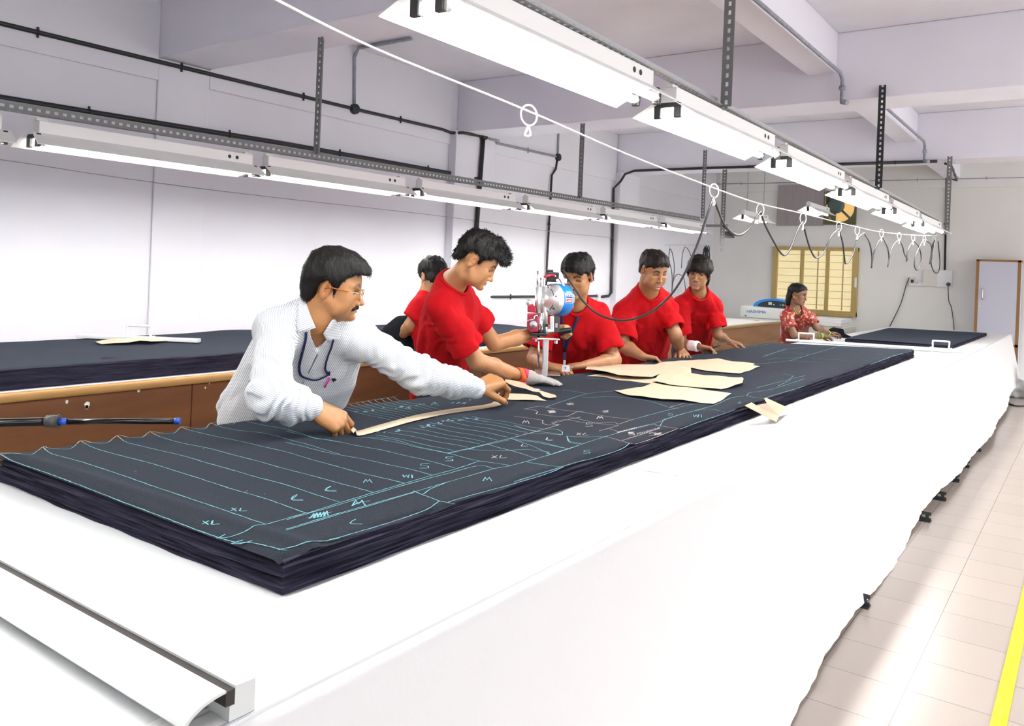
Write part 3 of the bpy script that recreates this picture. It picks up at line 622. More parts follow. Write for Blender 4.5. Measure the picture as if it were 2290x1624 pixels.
for i in range(26):
    x = 815 + i * 13; y = 778 - i * 3.7 if i < 12 else 783 - (i - 12) * 3.6; x = x if i < 12 else 970 + (i - 12) * 13; chalk(k3, [(x, y), (x + 4, y - 12)], .0025, chalkW)
GL = {'C': [[(.62, 1), (.2, .55), (0, .18), (.12, .04), (.5, .0), (1.25, -.02)]], 'L': [[(.25, 1), (.1, .5), (0, .1), (.4, .02), (1.2, .1)]], 'M': [[(0, 0), (.35, 1), (.55, .25), (.85, 1), (1.2, 0)]], 'N': [[(0, .9), (.2, .1), (.6, .9), (.8, .0), (1, 1)]],
      'S': [[(1, 1), (.2, .95), (.1, .65), (.9, .45), (.9, .1), (.0, .05)]], 'X': [[(0, 1), (.8, 0)], [(.85, 1), (-.1, .1)]], 'I': [[(.2, 1), (.2, 0)]]}
def glyphs(k, txt, x, y, s, w=.0034, bb=None):
    for c in txt:
        for st in GL[c]: chalk(k, [(x + p[0] * s, y - p[1] * s * .5) for p in st], w, bb)
        x += s * 1.25
for k, txt, x, y, s, w_ in ((k1, 'XL', 1560, 735, 48, 0), (k1, 'XL', 1365, 825, 52, 0), (k1, 'C', 1965, 660, 70, 0), (k1, 'C', 2190, 597, 70, 0), (k2, 'C', 40, 925, 80, 0), (k2, 'C', 305, 855, 75, 0), (k2, 'M', 600, 798, 60, 0), (k2, 'NI', 905, 762, 55, 0), (k2, 'S', 1035, 690, 85, 0), (k2, 'S', 1230, 632, 75, 0), (k2, 'M', 510, 975, 100, 0), (k2, 'C', 495, 1115, 85, 0), (k2, 'M', 1525, 785, 65, 0), (k2, 'XL', 1600, 610, 50, 1),
                            (k2, 'L', 1825, 520, 45, 1), (k2, 'L', 2020, 472, 45, 1), (k3, 'L', 250, 830, 48, 0), (k3, 'S', 545, 937, 62, 0), (k3, 'XC', 495, 785, 40, 1), (k3, 'S', 560, 720, 65, 1), (k3, 'M', 65, 692, 50, 1), (k3, 'M', 650, 658, 48, 1), (k3, 'S', 1212, 635, 42, 0), (k3, 'NI', 1410, 650, 50, 0), (k3, 'C', 1765, 543, 35, 0), (k3, 'C', 430, 546, 35, 1), (k3, 'S', 900, 790, 55, 1), (k3, 'S', 1060, 793, 60, 1)):
    glyphs(k, txt, x, y, s * .9, .0034, chalkW if w_ else None)
for i in range(5): chalk(k2, [(185 + i * 26, 1075 - i * 4), (215 + i * 26, 1035 - i * 5), (222 + i * 26, 1068 - i * 4)], .004)
chalk(k2, [(165, 1072), (350, 1022)], .003); chalk(k2, [(510, 975), (560, 950), (650, 935)], .003)
for (cx_, cy_) in ((305, 606), (1135, 780), (920, 775), (2055, 244), (440, 543), (720, 602)):
    kk = k2 if cx_ == 2055 else k3
    for i in range(4): chalk(kk, [(cx_ - 24 + RC.uniform(-8, 8), cy_ + i * 4 - 6), (cx_ + 24 + RC.uniform(-8, 8), cy_ + i * 4 - 10)], .005, chalkW)
chalkB.build('chalk_marking', 'chalk_blue', stack); chalkW.build('white_chalk_marking', 'chalk_white', stack)
lint = MB(); mt = ['label_red', 'chalk_white', 'text_blue', 'paper_kraft']
for i in range(70):
    y = RC.uniform(1.1, 6.9); x = RC.uniform(-2.2, -1.3); a = RC.uniform(0, 3); l = RC.uniform(.003, .009); lint.cm = RC.choice([0, 0, 1, 2, 3]); z = zt(x, y) + .0012
    lint.add([(x, y, z), (x + l * math.cos(a), y + l * math.sin(a), z), (x + l * math.cos(a) + .002, y + l * math.sin(a) + .002, z + .001)], [(0, 1, 2)])
o = lint.build('lint', mt, stack); o['kind'] = 'stuff'
# marks on the table
sc = MB(); k6 = lambda x, y: (x * .33188, 1180 + y * .33203)
for L_ in (((1040, 640), (1100, 595), (1160, 600)), ((1080, 655), (1170, 640), (1330, 605)), ((1200, 610), (1320, 598)), ((1360, 512), (1440, 498), (1520, 480)), ((1470, 590), (1560, 555)), ((1510, 610), (1640, 580), (1760, 545)), ((1330, 255), (1400, 238), (1432, 236)), ((1300, 530), (1420, 520))):
    P = [atZ(*k6(*p), ZT + .0008) for p in L_]; P = [p for p in P]; sc.add([p + V(0, dy, 0) for p in P for dy in (-.0006, .0006)], [(2 * i, 2 * i + 1, 2 * i + 3, 2 * i + 2) for i in range(len(P) - 1)])
sc.build('scuff_mark', 'scuff_grey', SCUFF_PARENT)
for (pts, m_, nm, lab) in (([(1424, 1048), (1455, 1047), (1547, 1064), (1515, 1066)], 'stain_red', 'red_smear', None),): pass
b = MB()
for L_ in (((1422, 1046), (1470, 1050), (1548, 1064)), ((1440, 1050), (1490, 1057), (1545, 1067))):
    P = [atZ(x, y, ZT + .0046) for x, y in L_]; b.add([p + V(0, dy, 0) for p in P for dy in (-.004, .003)], [(2 * i, 2 * i + 1, 2 * i + 3, 2 * i + 2) for i in range(len(P) - 1)])
tag(b.build('tape_mark', 'stain_red'), 'faint red streak on the white sheet right of the lay', 'mark')
# ------------------------------------------------------------------ kraft-paper pattern pieces
def paper(name, pts, hts, label, cat='paper pattern', z=ZS + .004, m_='paper_kraft', group='paper pattern pieces', sub=3):
    P = [atZ(x, y, z) + [0, 0, h] for (x, y), h in zip(pts, hts)]
    bm = bmesh.new(); vs = [bm.verts.new(p) for p in P]; f = bm.faces.new(vs)
    bmesh.ops.triangulate(bm, faces=[f]); bmesh.ops.subdivide_edges(bm, edges=bm.edges[:], cuts=sub, use_grid_fill=True)
    for v in bm.verts: v.co.z += .0025 * math.sin(v.co.x * 37 + v.co.y * 11) * math.sin(v.co.y * 17 + 1)
    geo = bmesh.ops.solidify(bm, geom=bm.faces[:], thickness=.0012)
    me = bpy.data.meshes.new(name); bm.to_mesh(me); bm.free(); me.materials.append(MATS[m_]); o = bpy.data.objects.new(name, me); COL.objects.link(o)
    return tag(o, label, cat, group)
Q3 = lambda L: [k3(*p) for p in L]
paper('paper_pattern', Q3([(1105, 230), (1150, 215), (1210, 208), (1400, 195), (1605, 192), (1720, 205), (1895, 222), (1880, 235), (1935, 245), (1860, 275), (1775, 305), (1640, 297), (1500, 284), (1395, 258), (1250, 240)]), [.0] * 4 + [.006] + [.0] * 5 + [.004, .004, .004, .0, 0], 'kraft paper pattern farthest to the right on the lay, lying flat with a pointed end')
paper('paper_pattern', Q3([(560, 300), (580, 264), (665, 262), (690, 240), (900, 243), (1390, 248), (1395, 318), (1170, 303), (1085, 350), (820, 345), (700, 318)]), [.022, .016, .012, .01, .01, .01, .01, .01, .012, .022, .026], 'folded kraft paper pattern in front of the badge-wearing worker, its left end lifted')
paper('paper_pattern', Q3([(575, 318), (700, 325), (825, 352), (1090, 380), (1150, 345), (1000, 315), (700, 300)]), [.0] * 7, 'lower sheet peeping out under the lifted kraft pattern')
paper('paper_pattern', Q3([(1095, 378), (1160, 303), (1390, 318), (1600, 340), (1795, 357), (1806, 375), (1795, 398), (1700, 418), (1630, 430), (1400, 412), (1230, 398)]), [.012, .012, .012, .012, .016, .02, .016, .008, .004, .003, .006], 'long rectangular kraft pattern with a curled right end, middle of the pile')
paper('paper_pattern', Q3([(790, 440), (890, 425), (1000, 412), (1090, 382), (1170, 392), (1400, 415), (1710, 460), (1650, 500), (1570, 543), (1400, 530), (1080, 510), (900, 480)]), [.0, .0, .0, .004, .0, .0, .0, .0, .0, .006, .01, .006], 'kraft paper pattern lying nearest the viewer, with a sharp left point')
q5 = lambda L: [(1020 + x * .11354, 790 + y * .11354) for x, y in L]
paper('paper_pattern', q5([(955, 668), (1050, 645), (1330, 690), (1590, 790), (1700, 803), (1820, 822), (1950, 858), (1978, 895), (1840, 910), (1720, 880), (1640, 825), (1500, 835), (1200, 770), (960, 715)]), [.035, .03, .022, .015, .012, .008, .006, .004, .004, .008, .014, .018, .024, .034], 'open folded kraft paper beside the striped-shirt man’s left hand, upper leaf')
paper('paper_pattern', q5([(950, 800), (1200, 825), (1600, 850), (1700, 905), (1780, 938), (1500, 930), (950, 905)]), [.004, .004, .004, .0, .0, .0, .0], 'lower leaf of the folded kraft paper beside the striped-shirt man’s left hand')
paper('paper_scrap', q5([(1390, 712), (1480, 686), (1655, 708), (1590, 735), (1450, 736)]), [.001] * 5, 'small white paper scrap behind the folded kraft paper', 'paper', m_='paper_white', group=None, sub=1)
# strip held by the striped-shirt man
up = [(500, 412), (522, 403), (548, 399), (700, 355), (1000, 275), (1250, 230), (1560, 193), (1625, 170), (1650, 150)]
lo = [(520, 436), (545, 418), (568, 434), (800, 372), (1000, 316), (1250, 263), (1560, 221), (1670, 205), (1692, 168)]
hu = [.012, .016, .002, .001, .001, .001, .003, .012, .03]; b = MB(); b.smooth = True
T_ = [atZ(*k2(*p), ZS + .002) + [0, 0, h] for p, h in zip(up, hu)]; B_ = [atZ(*k2(*p), ZS + .002) + [0, 0, h * .8] for p, h in zip(lo, hu)]
T_, B_ = spline(T_, 5), spline(B_, 5); n = len(T_); dz = V(0, 0, .0008)
b.add(T_ + B_ + [p - dz for p in T_] + [p - dz for p in B_], [(i, i + 1, n + i + 1, n + i) for i in range(n - 1)] + [(2 * n + i, 3 * n + i, 3 * n + i + 1, 2 * n + i + 1) for i in range(n - 1)] + [(i, 2 * n + i, 2 * n + i + 1, i + 1) for i in range(n - 1)] + [(n + i, n + i + 1, 3 * n + i + 1, 3 * n + i) for i in range(n - 1)])
tag(b.build('paper_strip', 'paper_kraft'), 'long narrow kraft paper strip held at both ends by the man in the striped shirt', 'paper strip')
# bent offcut hanging over the edge of the lay
a1, a2 = atZ(*k3(1815, 555), ZS + .012), atZ(*k3(1868, 530), ZS + .018); a3, a4 = atZ(*k3(2085, 636), ZT + .02), atZ(*k3(2065, 684), ZT + .006)
e1, e2, e3 = atZ(*k3(1968, 500), ZS + .02), atZ(*k3(1985, 494), ZS + .021), atZ(*k3(2148, 568), ZT + .03); e4 = atZ(*k3(1990, 535), ZS + .012); e5 = atZ(*k3(1905, 552), ZS + .008)
bm = bmesh.new(); vv = [bm.verts.new(p) for p in (a1, a2, a3, a4, e1, e2, e3, e4, e5)]
bm.faces.new([vv[0], vv[1], vv[8], vv[2], vv[3]]); bm.faces.new([vv[8], vv[7], vv[4], vv[5], vv[6], vv[3]][::1][:5] + [vv[2]])
bmesh.ops.triangulate(bm, faces=bm.faces[:]); bmesh.ops.solidify(bm, geom=bm.faces[:], thickness=.0012)
me = bpy.data.meshes.new('paper_offcut'); bm.to_mesh(me); bm.free(); me.materials.append(MATS['paper_kraft']); o = bpy.data.objects.new('paper_offcut', me); COL.objects.link(o)
tag(o, 'small bent kraft offcut with a notch, sticking out over the near edge of the lay', 'paper')

# ------------------------------------------------------------------ far lay, end bars with handles
z2 = ZT + .04
fl = [atZ(1885, 753, z2 - .01), atZ(2146, 776, ZT), atZ(2207, 742, ZT), atZ(1992, 734, z2)]
far = [tuple(atZ(x, y, z2)[:2]) for x, y in ((1890, 757), (2124, 774), (2207, 745), (1990, 733.5))]
stack2, _ = lay('fabric_lay', far, ZT + .004, z2 - .005, 8, 'smaller plain lay of dark navy fabric at the far end of the white table', 'fabric', 8, step=.05, amp=.004)
def ts2(u, v):
    a, b_, c_, d_ = [np.array(p) for p in far]; p = (a * (1 - u) + b_ * u) * (1 - v) + (d_ * (1 - u) + c_ * u) * v
    return (p[0] + (u - .5) * .012, p[1] + (v - .5) * .012, z2 + .0015 + .0015 * h2(p[0] * 2, p[1] * 2))
grid_mesh('top_ply', ts2, 30, 60, 'denim', stack2)
def end_bar(p0, p1, handles, label, z, r=.014):
    p0, p1 = np.array(p0, float), np.array(p1, float); d = nrm(p1 - p0); mid = (p0 + p1) / 2; L = np.linalg.norm(p1 - p0); n_ = V(-d[1], d[0], 0)
    t = thing('end_bar', (*mid[:2], z), label, 'bar', 'cloth end bars')
    b = MB(); R = np.stack([d, n_, V(0, 0, 1)], 1); b.box(mid, (L, .055, .022), R); b.build('bar', 'rail_white', t, bevel=.004)
    for q in handles:
        c = p0 + (p1 - p0) * q; w2 = .072; b = MB(); zz = V(0, 0, .011); h = V(0, 0, .066)
        b.tube(spline([c - d * w2 * 1.35 + zz, c - d * w2 + zz, c - d * w2 + zz + h * .4, c - d * w2 + zz + h * .92, c - d * w2 * .9 + zz + h, c + zz + h, c + d * w2 * .9 + zz + h, c + d * w2 + zz + h * .92, c + d * w2 + zz + h * .4, c + d * w2 + zz, c + d * w2 * 1.35 + zz], 4), .0085, 8)
        b.build('handle', 'rail_white', t)
    return t
pa, pb = atZ(1752, 764, ZT + .02), atZ(2152, 781, ZT + .02); pa, pb = atZ(1757, 760, ZT + .016), atZ(2154, 784, ZT + .016); pa[2] = pb[2] = ZT + .016
end_bar(pa, pb, (.12, .88), 'white end bar with two handles between the two fabric lays', ZT)
dbar = nrm(pb - pa); q = atZ(2096, 787, ZT); b = MB(); b.box(q + V(0, 0, .018), (.42, .10, .026), np.stack([dbar, V(-dbar[1], dbar[0], 0), V(0, 0, 1)], 1)); tag(b.build('bar_block', 'enamel_cream', bevel=.004), 'cream block lying in front of the right handle of the far bar', 'block')
# ------------------------------------------------------------------ plywood-fronted table along the left wall
t = thing('side_table', (-4.5, 5.6, 0), 'long table with a brown plywood front panel standing along the left wall', 'table')
LX0, LX1, LY0, LY1 = -5.22, -3.79, -1.2, 12.25
b = MB(); b.span(LX0, LX1 - .002, LY0, LY1, ZT - .03, ZT - .001); b.build('tabletop', 'grey_laminate', t)
b = MB(); b.smooth = True; pr = [(LX1 + .014 * math.cos(a), ZT - .018 + .02 * math.sin(a)) for a in np.linspace(-math.pi / 2, math.pi / 2, 9)]
b.prism([(LX1 - .03, LY0, ZT + .002)] + [(p[0], LY0, p[1]) for p in pr[::-1]] + [(LX1 - .03, LY0, ZT - .038)], (0, LY1 - LY0, 0)); b.build('wood_edge', 'wood_lip', t)
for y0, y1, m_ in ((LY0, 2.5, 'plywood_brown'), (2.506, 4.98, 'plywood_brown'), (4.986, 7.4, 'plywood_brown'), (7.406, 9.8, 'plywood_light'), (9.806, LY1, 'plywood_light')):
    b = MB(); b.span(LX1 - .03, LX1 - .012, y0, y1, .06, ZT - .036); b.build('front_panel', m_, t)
b = MB(); b.span(LX0 + .02, LX1 - .03, LY1 - .03, LY1 - .012, .06, ZT - .036); b.build('end_panel', 'white_laminate', t)
for y in (0, 3, 6, 9, 12):
    for x in (LX0 + .06, LX1 - .08): b = MB(); b.span(x, x + .05, y, y + .05, 0, ZT - .03); b.build('leg', 'slotted_dark', t)
k5 = lambda x, y: (x * .26201, 720 + y * .26201)
for (x, y, r) in ((570, 684, .008), (743, 712, .015), (1183, 578, .012), (1752, 563, .005), (1787, 527, .004), (740, 728, .009)):
    p = atX(*k5(x, y), LX1 - .0115); b = MB(); n_ = 9; b.prism([p + [0, r * (1 + .3 * math.sin(3 * a)) * math.cos(a) * .8, r * math.sin(a) * 1.2] for a in np.linspace(0, 2 * math.pi, n_ + 1)[:-1]], (.001, 0, 0)); b.build('paint_chip', 'chip_white', t)
lc = [(-5.05, -1.0), (-3.90, -1.0), (-3.90, 3.9), (-4.0, 6.2), (-5.0, 6.3)]
st3, _ = lay('fabric_lay', lc, ZT, ZT + .092, 14, 'thick plain lay of dark navy fabric on the plywood-fronted table', 'fabric', 9, step=.04, amp=.005)
def ts3(u, v):
    y = -1.0 + 7.25 * v; xl, xr = -5.06, np.interp(y, [3.9, 6.2], [-3.895, -3.995]); x = xl + (xr - xl) * u; e = min(u, 1 - u) * 1.15
    return (x, y, ZT + .095 + .003 * h2(x * 1.5, y) + .012 * math.exp(-((y - 3.6) / .22) ** 2) * (1 - u) ** 2 - .006 * math.exp(-(e / .015) ** 2))
grid_mesh('top_ply', ts3, 40, 160, 'denim', st3)
zp = ZT + .1
pts = [k5(*p) for p in [(815, 180), (950, 156), (1100, 162), (1290, 148), (1450, 150), (1650, 158), (1400, 166), (1290, 188), (1190, 180), (1095, 190), (870, 190)]]
paper('paper_pattern', pts, [.004, .01, .012, .02, .012, .006, .004, .012, .016, .01, .002], 'wavy kraft paper pattern lying on the thick lay by the left wall', z=zp + .004)
hb = atZ(*k5(1270, 160), zp); end_bar((hb[0] - .35, hb[1] - .25, zp + .012), (hb[0] + .25, hb[1] + .18, zp + .012), (.5,), 'white end bar with one handle on the thick lay by the left wall', zp)
# white lay paper on the right part of the side table
b = MB(); b.span(-5.15, -3.86, 6.9, 11.9, ZT, ZT + .012); tag(b.build('paper_sheet', 'paper_white', bevel=.002), 'white paper sheets covering the far half of the plywood-fronted table', 'paper')
# ================================================================== figures: implicit surfaces meshed into continuous skins
def smin(a, b, k):
    if k <= 0: return np.minimum(a, b)
    h = np.clip(.5 + .5 * (b - a) / k, 0, 1); return b + (a - b) * h - k * h * (1 - h)
_NT = np.random.default_rng(3).random((32, 32, 32)).astype(np.float32) * 2 - 1
def noise3(P):
    i = np.floor(P).astype(int); f = (P - i).astype(np.float32); f = f * f * (3 - 2 * f); i &= 31; j = (i + 1) & 31; r = 0
    for dx in (0, 1):
        X_ = j[..., 0] if dx else i[..., 0]; wx_ = f[..., 0] if dx else 1 - f[..., 0]
        for dy in (0, 1):
            Y_ = j[..., 1] if dy else i[..., 1]; wy_ = f[..., 1] if dy else 1 - f[..., 1]
            for dz in (0, 1):
                Z_ = j[..., 2] if dz else i[..., 2]; wz_ = f[..., 2] if dz else 1 - f[..., 2]
                r = r + _NT[X_, Y_, Z_] * (wx_ * wy_ * wz_)
    return r
class SDF:
    def __init__(s): s.ops = []
    def op(s, f, c, rad, k=.01, mode='u'): s.ops.append((f, np.asarray(c, float), rad, k, mode)); return s
    def rc(s, a, b, ra, rb, k=.01, mode='u'):
        a, b = np.asarray(a, float), np.asarray(b, float); ba = b - a; L2 = max(ba @ ba, 1e-10)
        def f(P):
            pa = P - a; h = np.clip(pa @ ba / L2, 0, 1); return np.linalg.norm(pa - h[..., None] * ba, axis=-1) - (ra + (rb - ra) * h)
        return s.op(f, (a + b) / 2, np.linalg.norm(ba) / 2 + max(ra, rb), k, mode)
    def path(s, pts, rs, k=.01, mode='u'):
        for a, b, ra, rb in zip(pts[:-1], pts[1:], rs[:-1], rs[1:]): s.rc(a, b, ra, rb, k, mode)
        return s
    def el(s, c, r, R=None, k=.01, mode='u'):
        c = np.asarray(c, float); r = np.asarray(r, float)
        def f(P):
            p = P - c
            if R is not None: p = p @ R
            k0 = np.linalg.norm(p / r, axis=-1); k1 = np.linalg.norm(p / (r * r), axis=-1) + 1e-9
            return k0 * (k0 - 1) / k1
        return s.op(f, c, max(r), k, mode)
    def ev(s, P):      # P: (n, m, 3) blocks
        cen = P.mean(axis=1); rad = np.linalg.norm(P[:, 0] - cen, axis=-1).max() if P.shape[1] > 1 else 0
        D = np.full(P.shape[:2], 1.0)
        for f, c, r, k, mode in s.ops:
            if mode == 'd':
                sel = np.abs(D).min(axis=1) < .05
                if sel.any(): D[sel] += f(P[sel])
                continue
            m = np.linalg.norm(cen - c, axis=-1) < r + rad + k + .012 + (.05 if P.shape[1] == 1 else 0)
            if not m.any(): continue
            d = f(P[m])
            if mode == 'u': D[m] = smin(D[m], d, k)
            elif mode == 's': D[m] = -smin(-D[m], d, k)
            elif mode == 'i': D[m] = -smin(-D[m], -d, k)
        return D
    def mesh(s, lo, hi, h):
        lo = np.asarray(lo, float); n = (np.ceil((np.asarray(hi) - lo) / (8 * h)).astype(int) + 1); N_ = n * 8
        bi = np.stack(np.meshgrid(*[np.arange(q) for q in n], indexing='ij'), -1).reshape(-1, 3)
        bc = lo + (bi * 8 + 4) * h; Dc = np.concatenate([s.ev(bc[i:i + 20000, None, :]) for i in range(0, len(bc), 20000)])[:, 0]
        D = np.repeat(np.repeat(np.repeat(Dc.reshape(n), 8, 0), 8, 1), 8, 2).astype(np.float32)
        act = np.nonzero(np.abs(Dc) < 8 * h * 1.15 + .012)[0]
        off = (np.stack(np.meshgrid(*[np.arange(8)] * 3, indexing='ij'), -1).reshape(-1, 3) + .5) * h
        for i in range(0, len(act), 600):
            q = act[i:i + 600]; P = (lo + bi[q] * 8 * h)[:, None, :] + off[None]; d = s.ev(P)
            for t, b_ in enumerate(bi[q]): D[b_[0] * 8:b_[0] * 8 + 8, b_[1] * 8:b_[1] * 8 + 8, b_[2] * 8:b_[2] * 8 + 8] = d[t].reshape(8, 8, 8)
        return nets(D, lo + .5 * h, h)
def nets(D, o, h):
    S = D < 0; nx, ny, nz = D.shape; ids = []; pos = []; flip = []
    for ax in range(3):
        a = [slice(None)] * 3; b_ = [slice(None)] * 3; a[ax] = slice(0, -1); b_[ax] = slice(1, None)
        I = np.stack(np.nonzero(S[tuple(a)] != S[tuple(b_)]), -1); u, v = (ax + 1) % 3, (ax + 2) % 3
        I = I[(I[:, u] > 0) & (I[:, v] > 0)]; J = I.copy(); J[:, ax] += 1
        d0 = D[I[:, 0], I[:, 1], I[:, 2]]; d1 = D[J[:, 0], J[:, 1], J[:, 2]]; t = d0 / (d0 - d1)
        p = I.astype(float); p[:, ax] += t; c = []
        for du, dv in ((-1, -1), (0, -1), (0, 0), (-1, 0)):
            q = I.copy(); q[:, u] += du; q[:, v] += dv; c.append((q[:, 0] * ny + q[:, 1]) * nz + q[:, 2])
        ids.append(np.stack(c, 1)); pos.append(p); flip.append(~S[I[:, 0], I[:, 1], I[:, 2]])
    ids = np.concatenate(ids); pos = np.concatenate(pos); flip = np.concatenate(flip)
    if not len(ids): return np.zeros((0, 3)), np.zeros((0, 4), int)
    uq, inv = np.unique(ids.ravel(), return_inverse=True); inv = inv.reshape(ids.shape); cnt = np.bincount(inv.ravel())
    Vv = np.stack([np.bincount(inv.ravel(), weights=np.repeat(pos[:, k], 4)) / cnt for k in range(3)], -1)
    inv[flip] = inv[flip][:, ::-1]
    return o + Vv * h, inv
def join(parts):
    vs, fs, o = [], [], 0
    for v, f in parts: vs.append(v); fs.append(f + o); o += len(v)
    return np.concatenate(vs), np.concatenate(fs)
def cut(vf, fn):   # keep the faces whose vertices satisfy fn
    v, f = vf; k = fn(v); f = f[k[f].all(axis=1)]; u, inv = np.unique(f.ravel(), return_inverse=True); return v[u], inv.reshape(f.shape)
def raw_obj(name, v, f, mats, parent=None, cols=None, attrs=None, mi=None):
    me = bpy.data.meshes.new(name); o_ = np.array(parent['_o']) if parent is not None else np.zeros(3); v = v - o_; k = f.shape[1]
    me.vertices.add(len(v)); me.vertices.foreach_set('co', v.astype(np.float32).ravel()); me.loops.add(f.size); me.loops.foreach_set('vertex_index', f.astype(np.int32).ravel())
    me.polygons.add(len(f)); me.polygons.foreach_set('loop_start', (np.arange(len(f)) * k).astype(np.int32))
    me.update(calc_edges=True); me.validate(); me.polygons.foreach_set('use_smooth', np.ones(len(me.polygons), bool))
    for m_ in ([mats] if isinstance(mats, str) else mats): me.materials.append(MATS[m_])
    if cols is not None:
        a = me.color_attributes.new('Col', 'FLOAT_COLOR', 'POINT'); a.data.foreach_set('color', np.concatenate([cols, np.ones((len(cols), 1))], 1).astype(np.float32).ravel())
    for n_, q in (attrs or {}).items():
        a = me.attributes.new(n_, 'FLOAT', 'POINT'); a.data.foreach_set('value', q.astype(np.float32))
    o = bpy.data.objects.new(name, me); COL.objects.link(o)
    if parent is not None: o.parent = parent; o['_o'] = list(o_)
    return o
def frame(fwd, up): f = nrm(fwd); u = nrm(np.asarray(up, float) - f * np.dot(f, up)); return np.stack([f, np.cross(u, f), u], 1)   # columns: forward, left, up
def rot(axis, a): return np.array(Matrix.Rotation(a, 3, Vector(axis)))
def sstep(a, b, x): t = np.clip((x - a) / (b - a), 0, 1); return t * t * (3 - 2 * t)
# ---- materials of the figures
def skin_material(name):
    m = mat(name, (.4, .2, .1), .42, attr='Col', bump=(260, .1, WHITE1)); b = m.node_tree.nodes['Principled BSDF']
    b.inputs['Subsurface Weight'].default_value = .12; b.inputs['Subsurface Radius'].default_value = (.5, .22, .12); b.inputs['Subsurface Scale'].default_value = .012; return m
skin_material('skin')
mat('eye', (.8, .8, .8), .15, attr='Col')
mat('hair_black', (.007, .0065, .006), .5, bump=(90, .5, (1, 1, .2)), spec=.22)
mat('hair_brown', (.011, .0075, .0055), .5, bump=(90, .5, (1, 1, .2)), spec=.2)
mat('tshirt_red', (.45, .004, .008), .85, noise=(6, .5, (.41, .003, .007), WHITE1), bump=(26, .3, WHITE1), spec=.15)
mat('trousers_navy', (.02, .025, .05), .9)
mat('trousers_grey', (.10, .12, .16), .9)
mat('shoe_black', (.015, .014, .013), .5)
mat('steel_mesh', (.60, .585, .56), .55, .25, bump=(420, .8, WHITE1))
mat('strap_red', (.62, .02, .07), .6)
mat('strap_orange', (.75, .11, .02), .7)
mat('towel_white', (.84, .84, .82), .95, bump=(200, .5, WHITE1))
mat('lanyard_navy', (.014, .02, .085), .6)
mat('card_white', (.82, .84, .86), .3)
mat('pen_pink', (.85, .03, .42), .35)
mat('glasses_amber', (.36, .10, .015), .2)
mat('glasses_gold', (.62, .52, .38), .22, .8)
mat('gold', (.80, .52, .10), .25, 1.0)
mat('bangle_green', (.32, .42, .03), .25)
mat('bangle_dark', (.02, .03, .06), .25)
mat('thread_dark', (.02, .02, .02), .8)
def lens_mat():
    m = mat('lens', (1, 1, 1), .02); b = m.node_tree.nodes['Principled BSDF']; b.inputs['Transmission Weight'].default_value = 1; b.inputs['IOR'].default_value = 1.08; b.inputs['Alpha'].default_value = .28
lens_mat()
def stripe_material():
    m = mat('shirt_striped', (.82, .83, .84), .85, bump=(30, .2, WHITE1)); nt = m.node_tree; N = nt.nodes; L = nt.links; b = N['Principled BSDF']
    a = N.new('ShaderNodeAttribute'); a.attribute_name = 'stripe'; mu = N.new('ShaderNodeMath'); mu.operation = 'MULTIPLY'; mu.inputs[1].default_value = 2 * math.pi / .0064; L.new(a.outputs['Fac'], mu.inputs[0])
    sn = N.new('ShaderNodeMath'); sn.operation = 'SINE'; L.new(mu.outputs[0], sn.inputs[0]); rp = N.new('ShaderNodeMapRange'); rp.inputs[1].default_value = .1; rp.inputs[2].default_value = .75; L.new(sn.outputs[0], rp.inputs[0])
    mx = N.new('ShaderNodeMix'); mx.data_type = 'RGBA'; mx.inputs[6].default_value = (.86, .865, .87, 1); mx.inputs[7].default_value = (.40, .45, .51, 1); L.new(rp.outputs[0], mx.inputs[0]); L.new(mx.outputs[2], b.inputs['Base Color'])
stripe_material()
def saree_material():
    m = mat('saree', (.5, .02, .03), .5); nt = m.node_tree; N = nt.nodes; L = nt.links; b = N['Principled BSDF']; tc = N.new('ShaderNodeTexCoord')
    nz = N.new('ShaderNodeTexNoise'); nz.inputs['Scale'].default_value = 42; nz.inputs['Detail'].default_value = 3; L.new(tc.outputs['Object'], nz.inputs[0])
    a = N.new('ShaderNodeAttribute'); a.attribute_name = 'gold'
    ad = N.new('ShaderNodeMath'); ad.operation = 'ADD'; L.new(nz.outputs[0], ad.inputs[0]); L.new(a.outputs['Fac'], ad.inputs[1])
    rp = N.new('ShaderNodeMapRange'); rp.inputs[1].default_value = .60; rp.inputs[2].default_value = .66; L.new(ad.outputs[0], rp.inputs[0])
    mx = N.new('ShaderNodeMix'); mx.data_type = 'RGBA'; mx.inputs[6].default_value = (.25, .006, .012, 1); mx.inputs[7].default_value = (.50, .32, .14, 1); L.new(rp.outputs[0], mx.inputs[0]); L.new(mx.outputs[2], b.inputs['Base Color'])
saree_material()
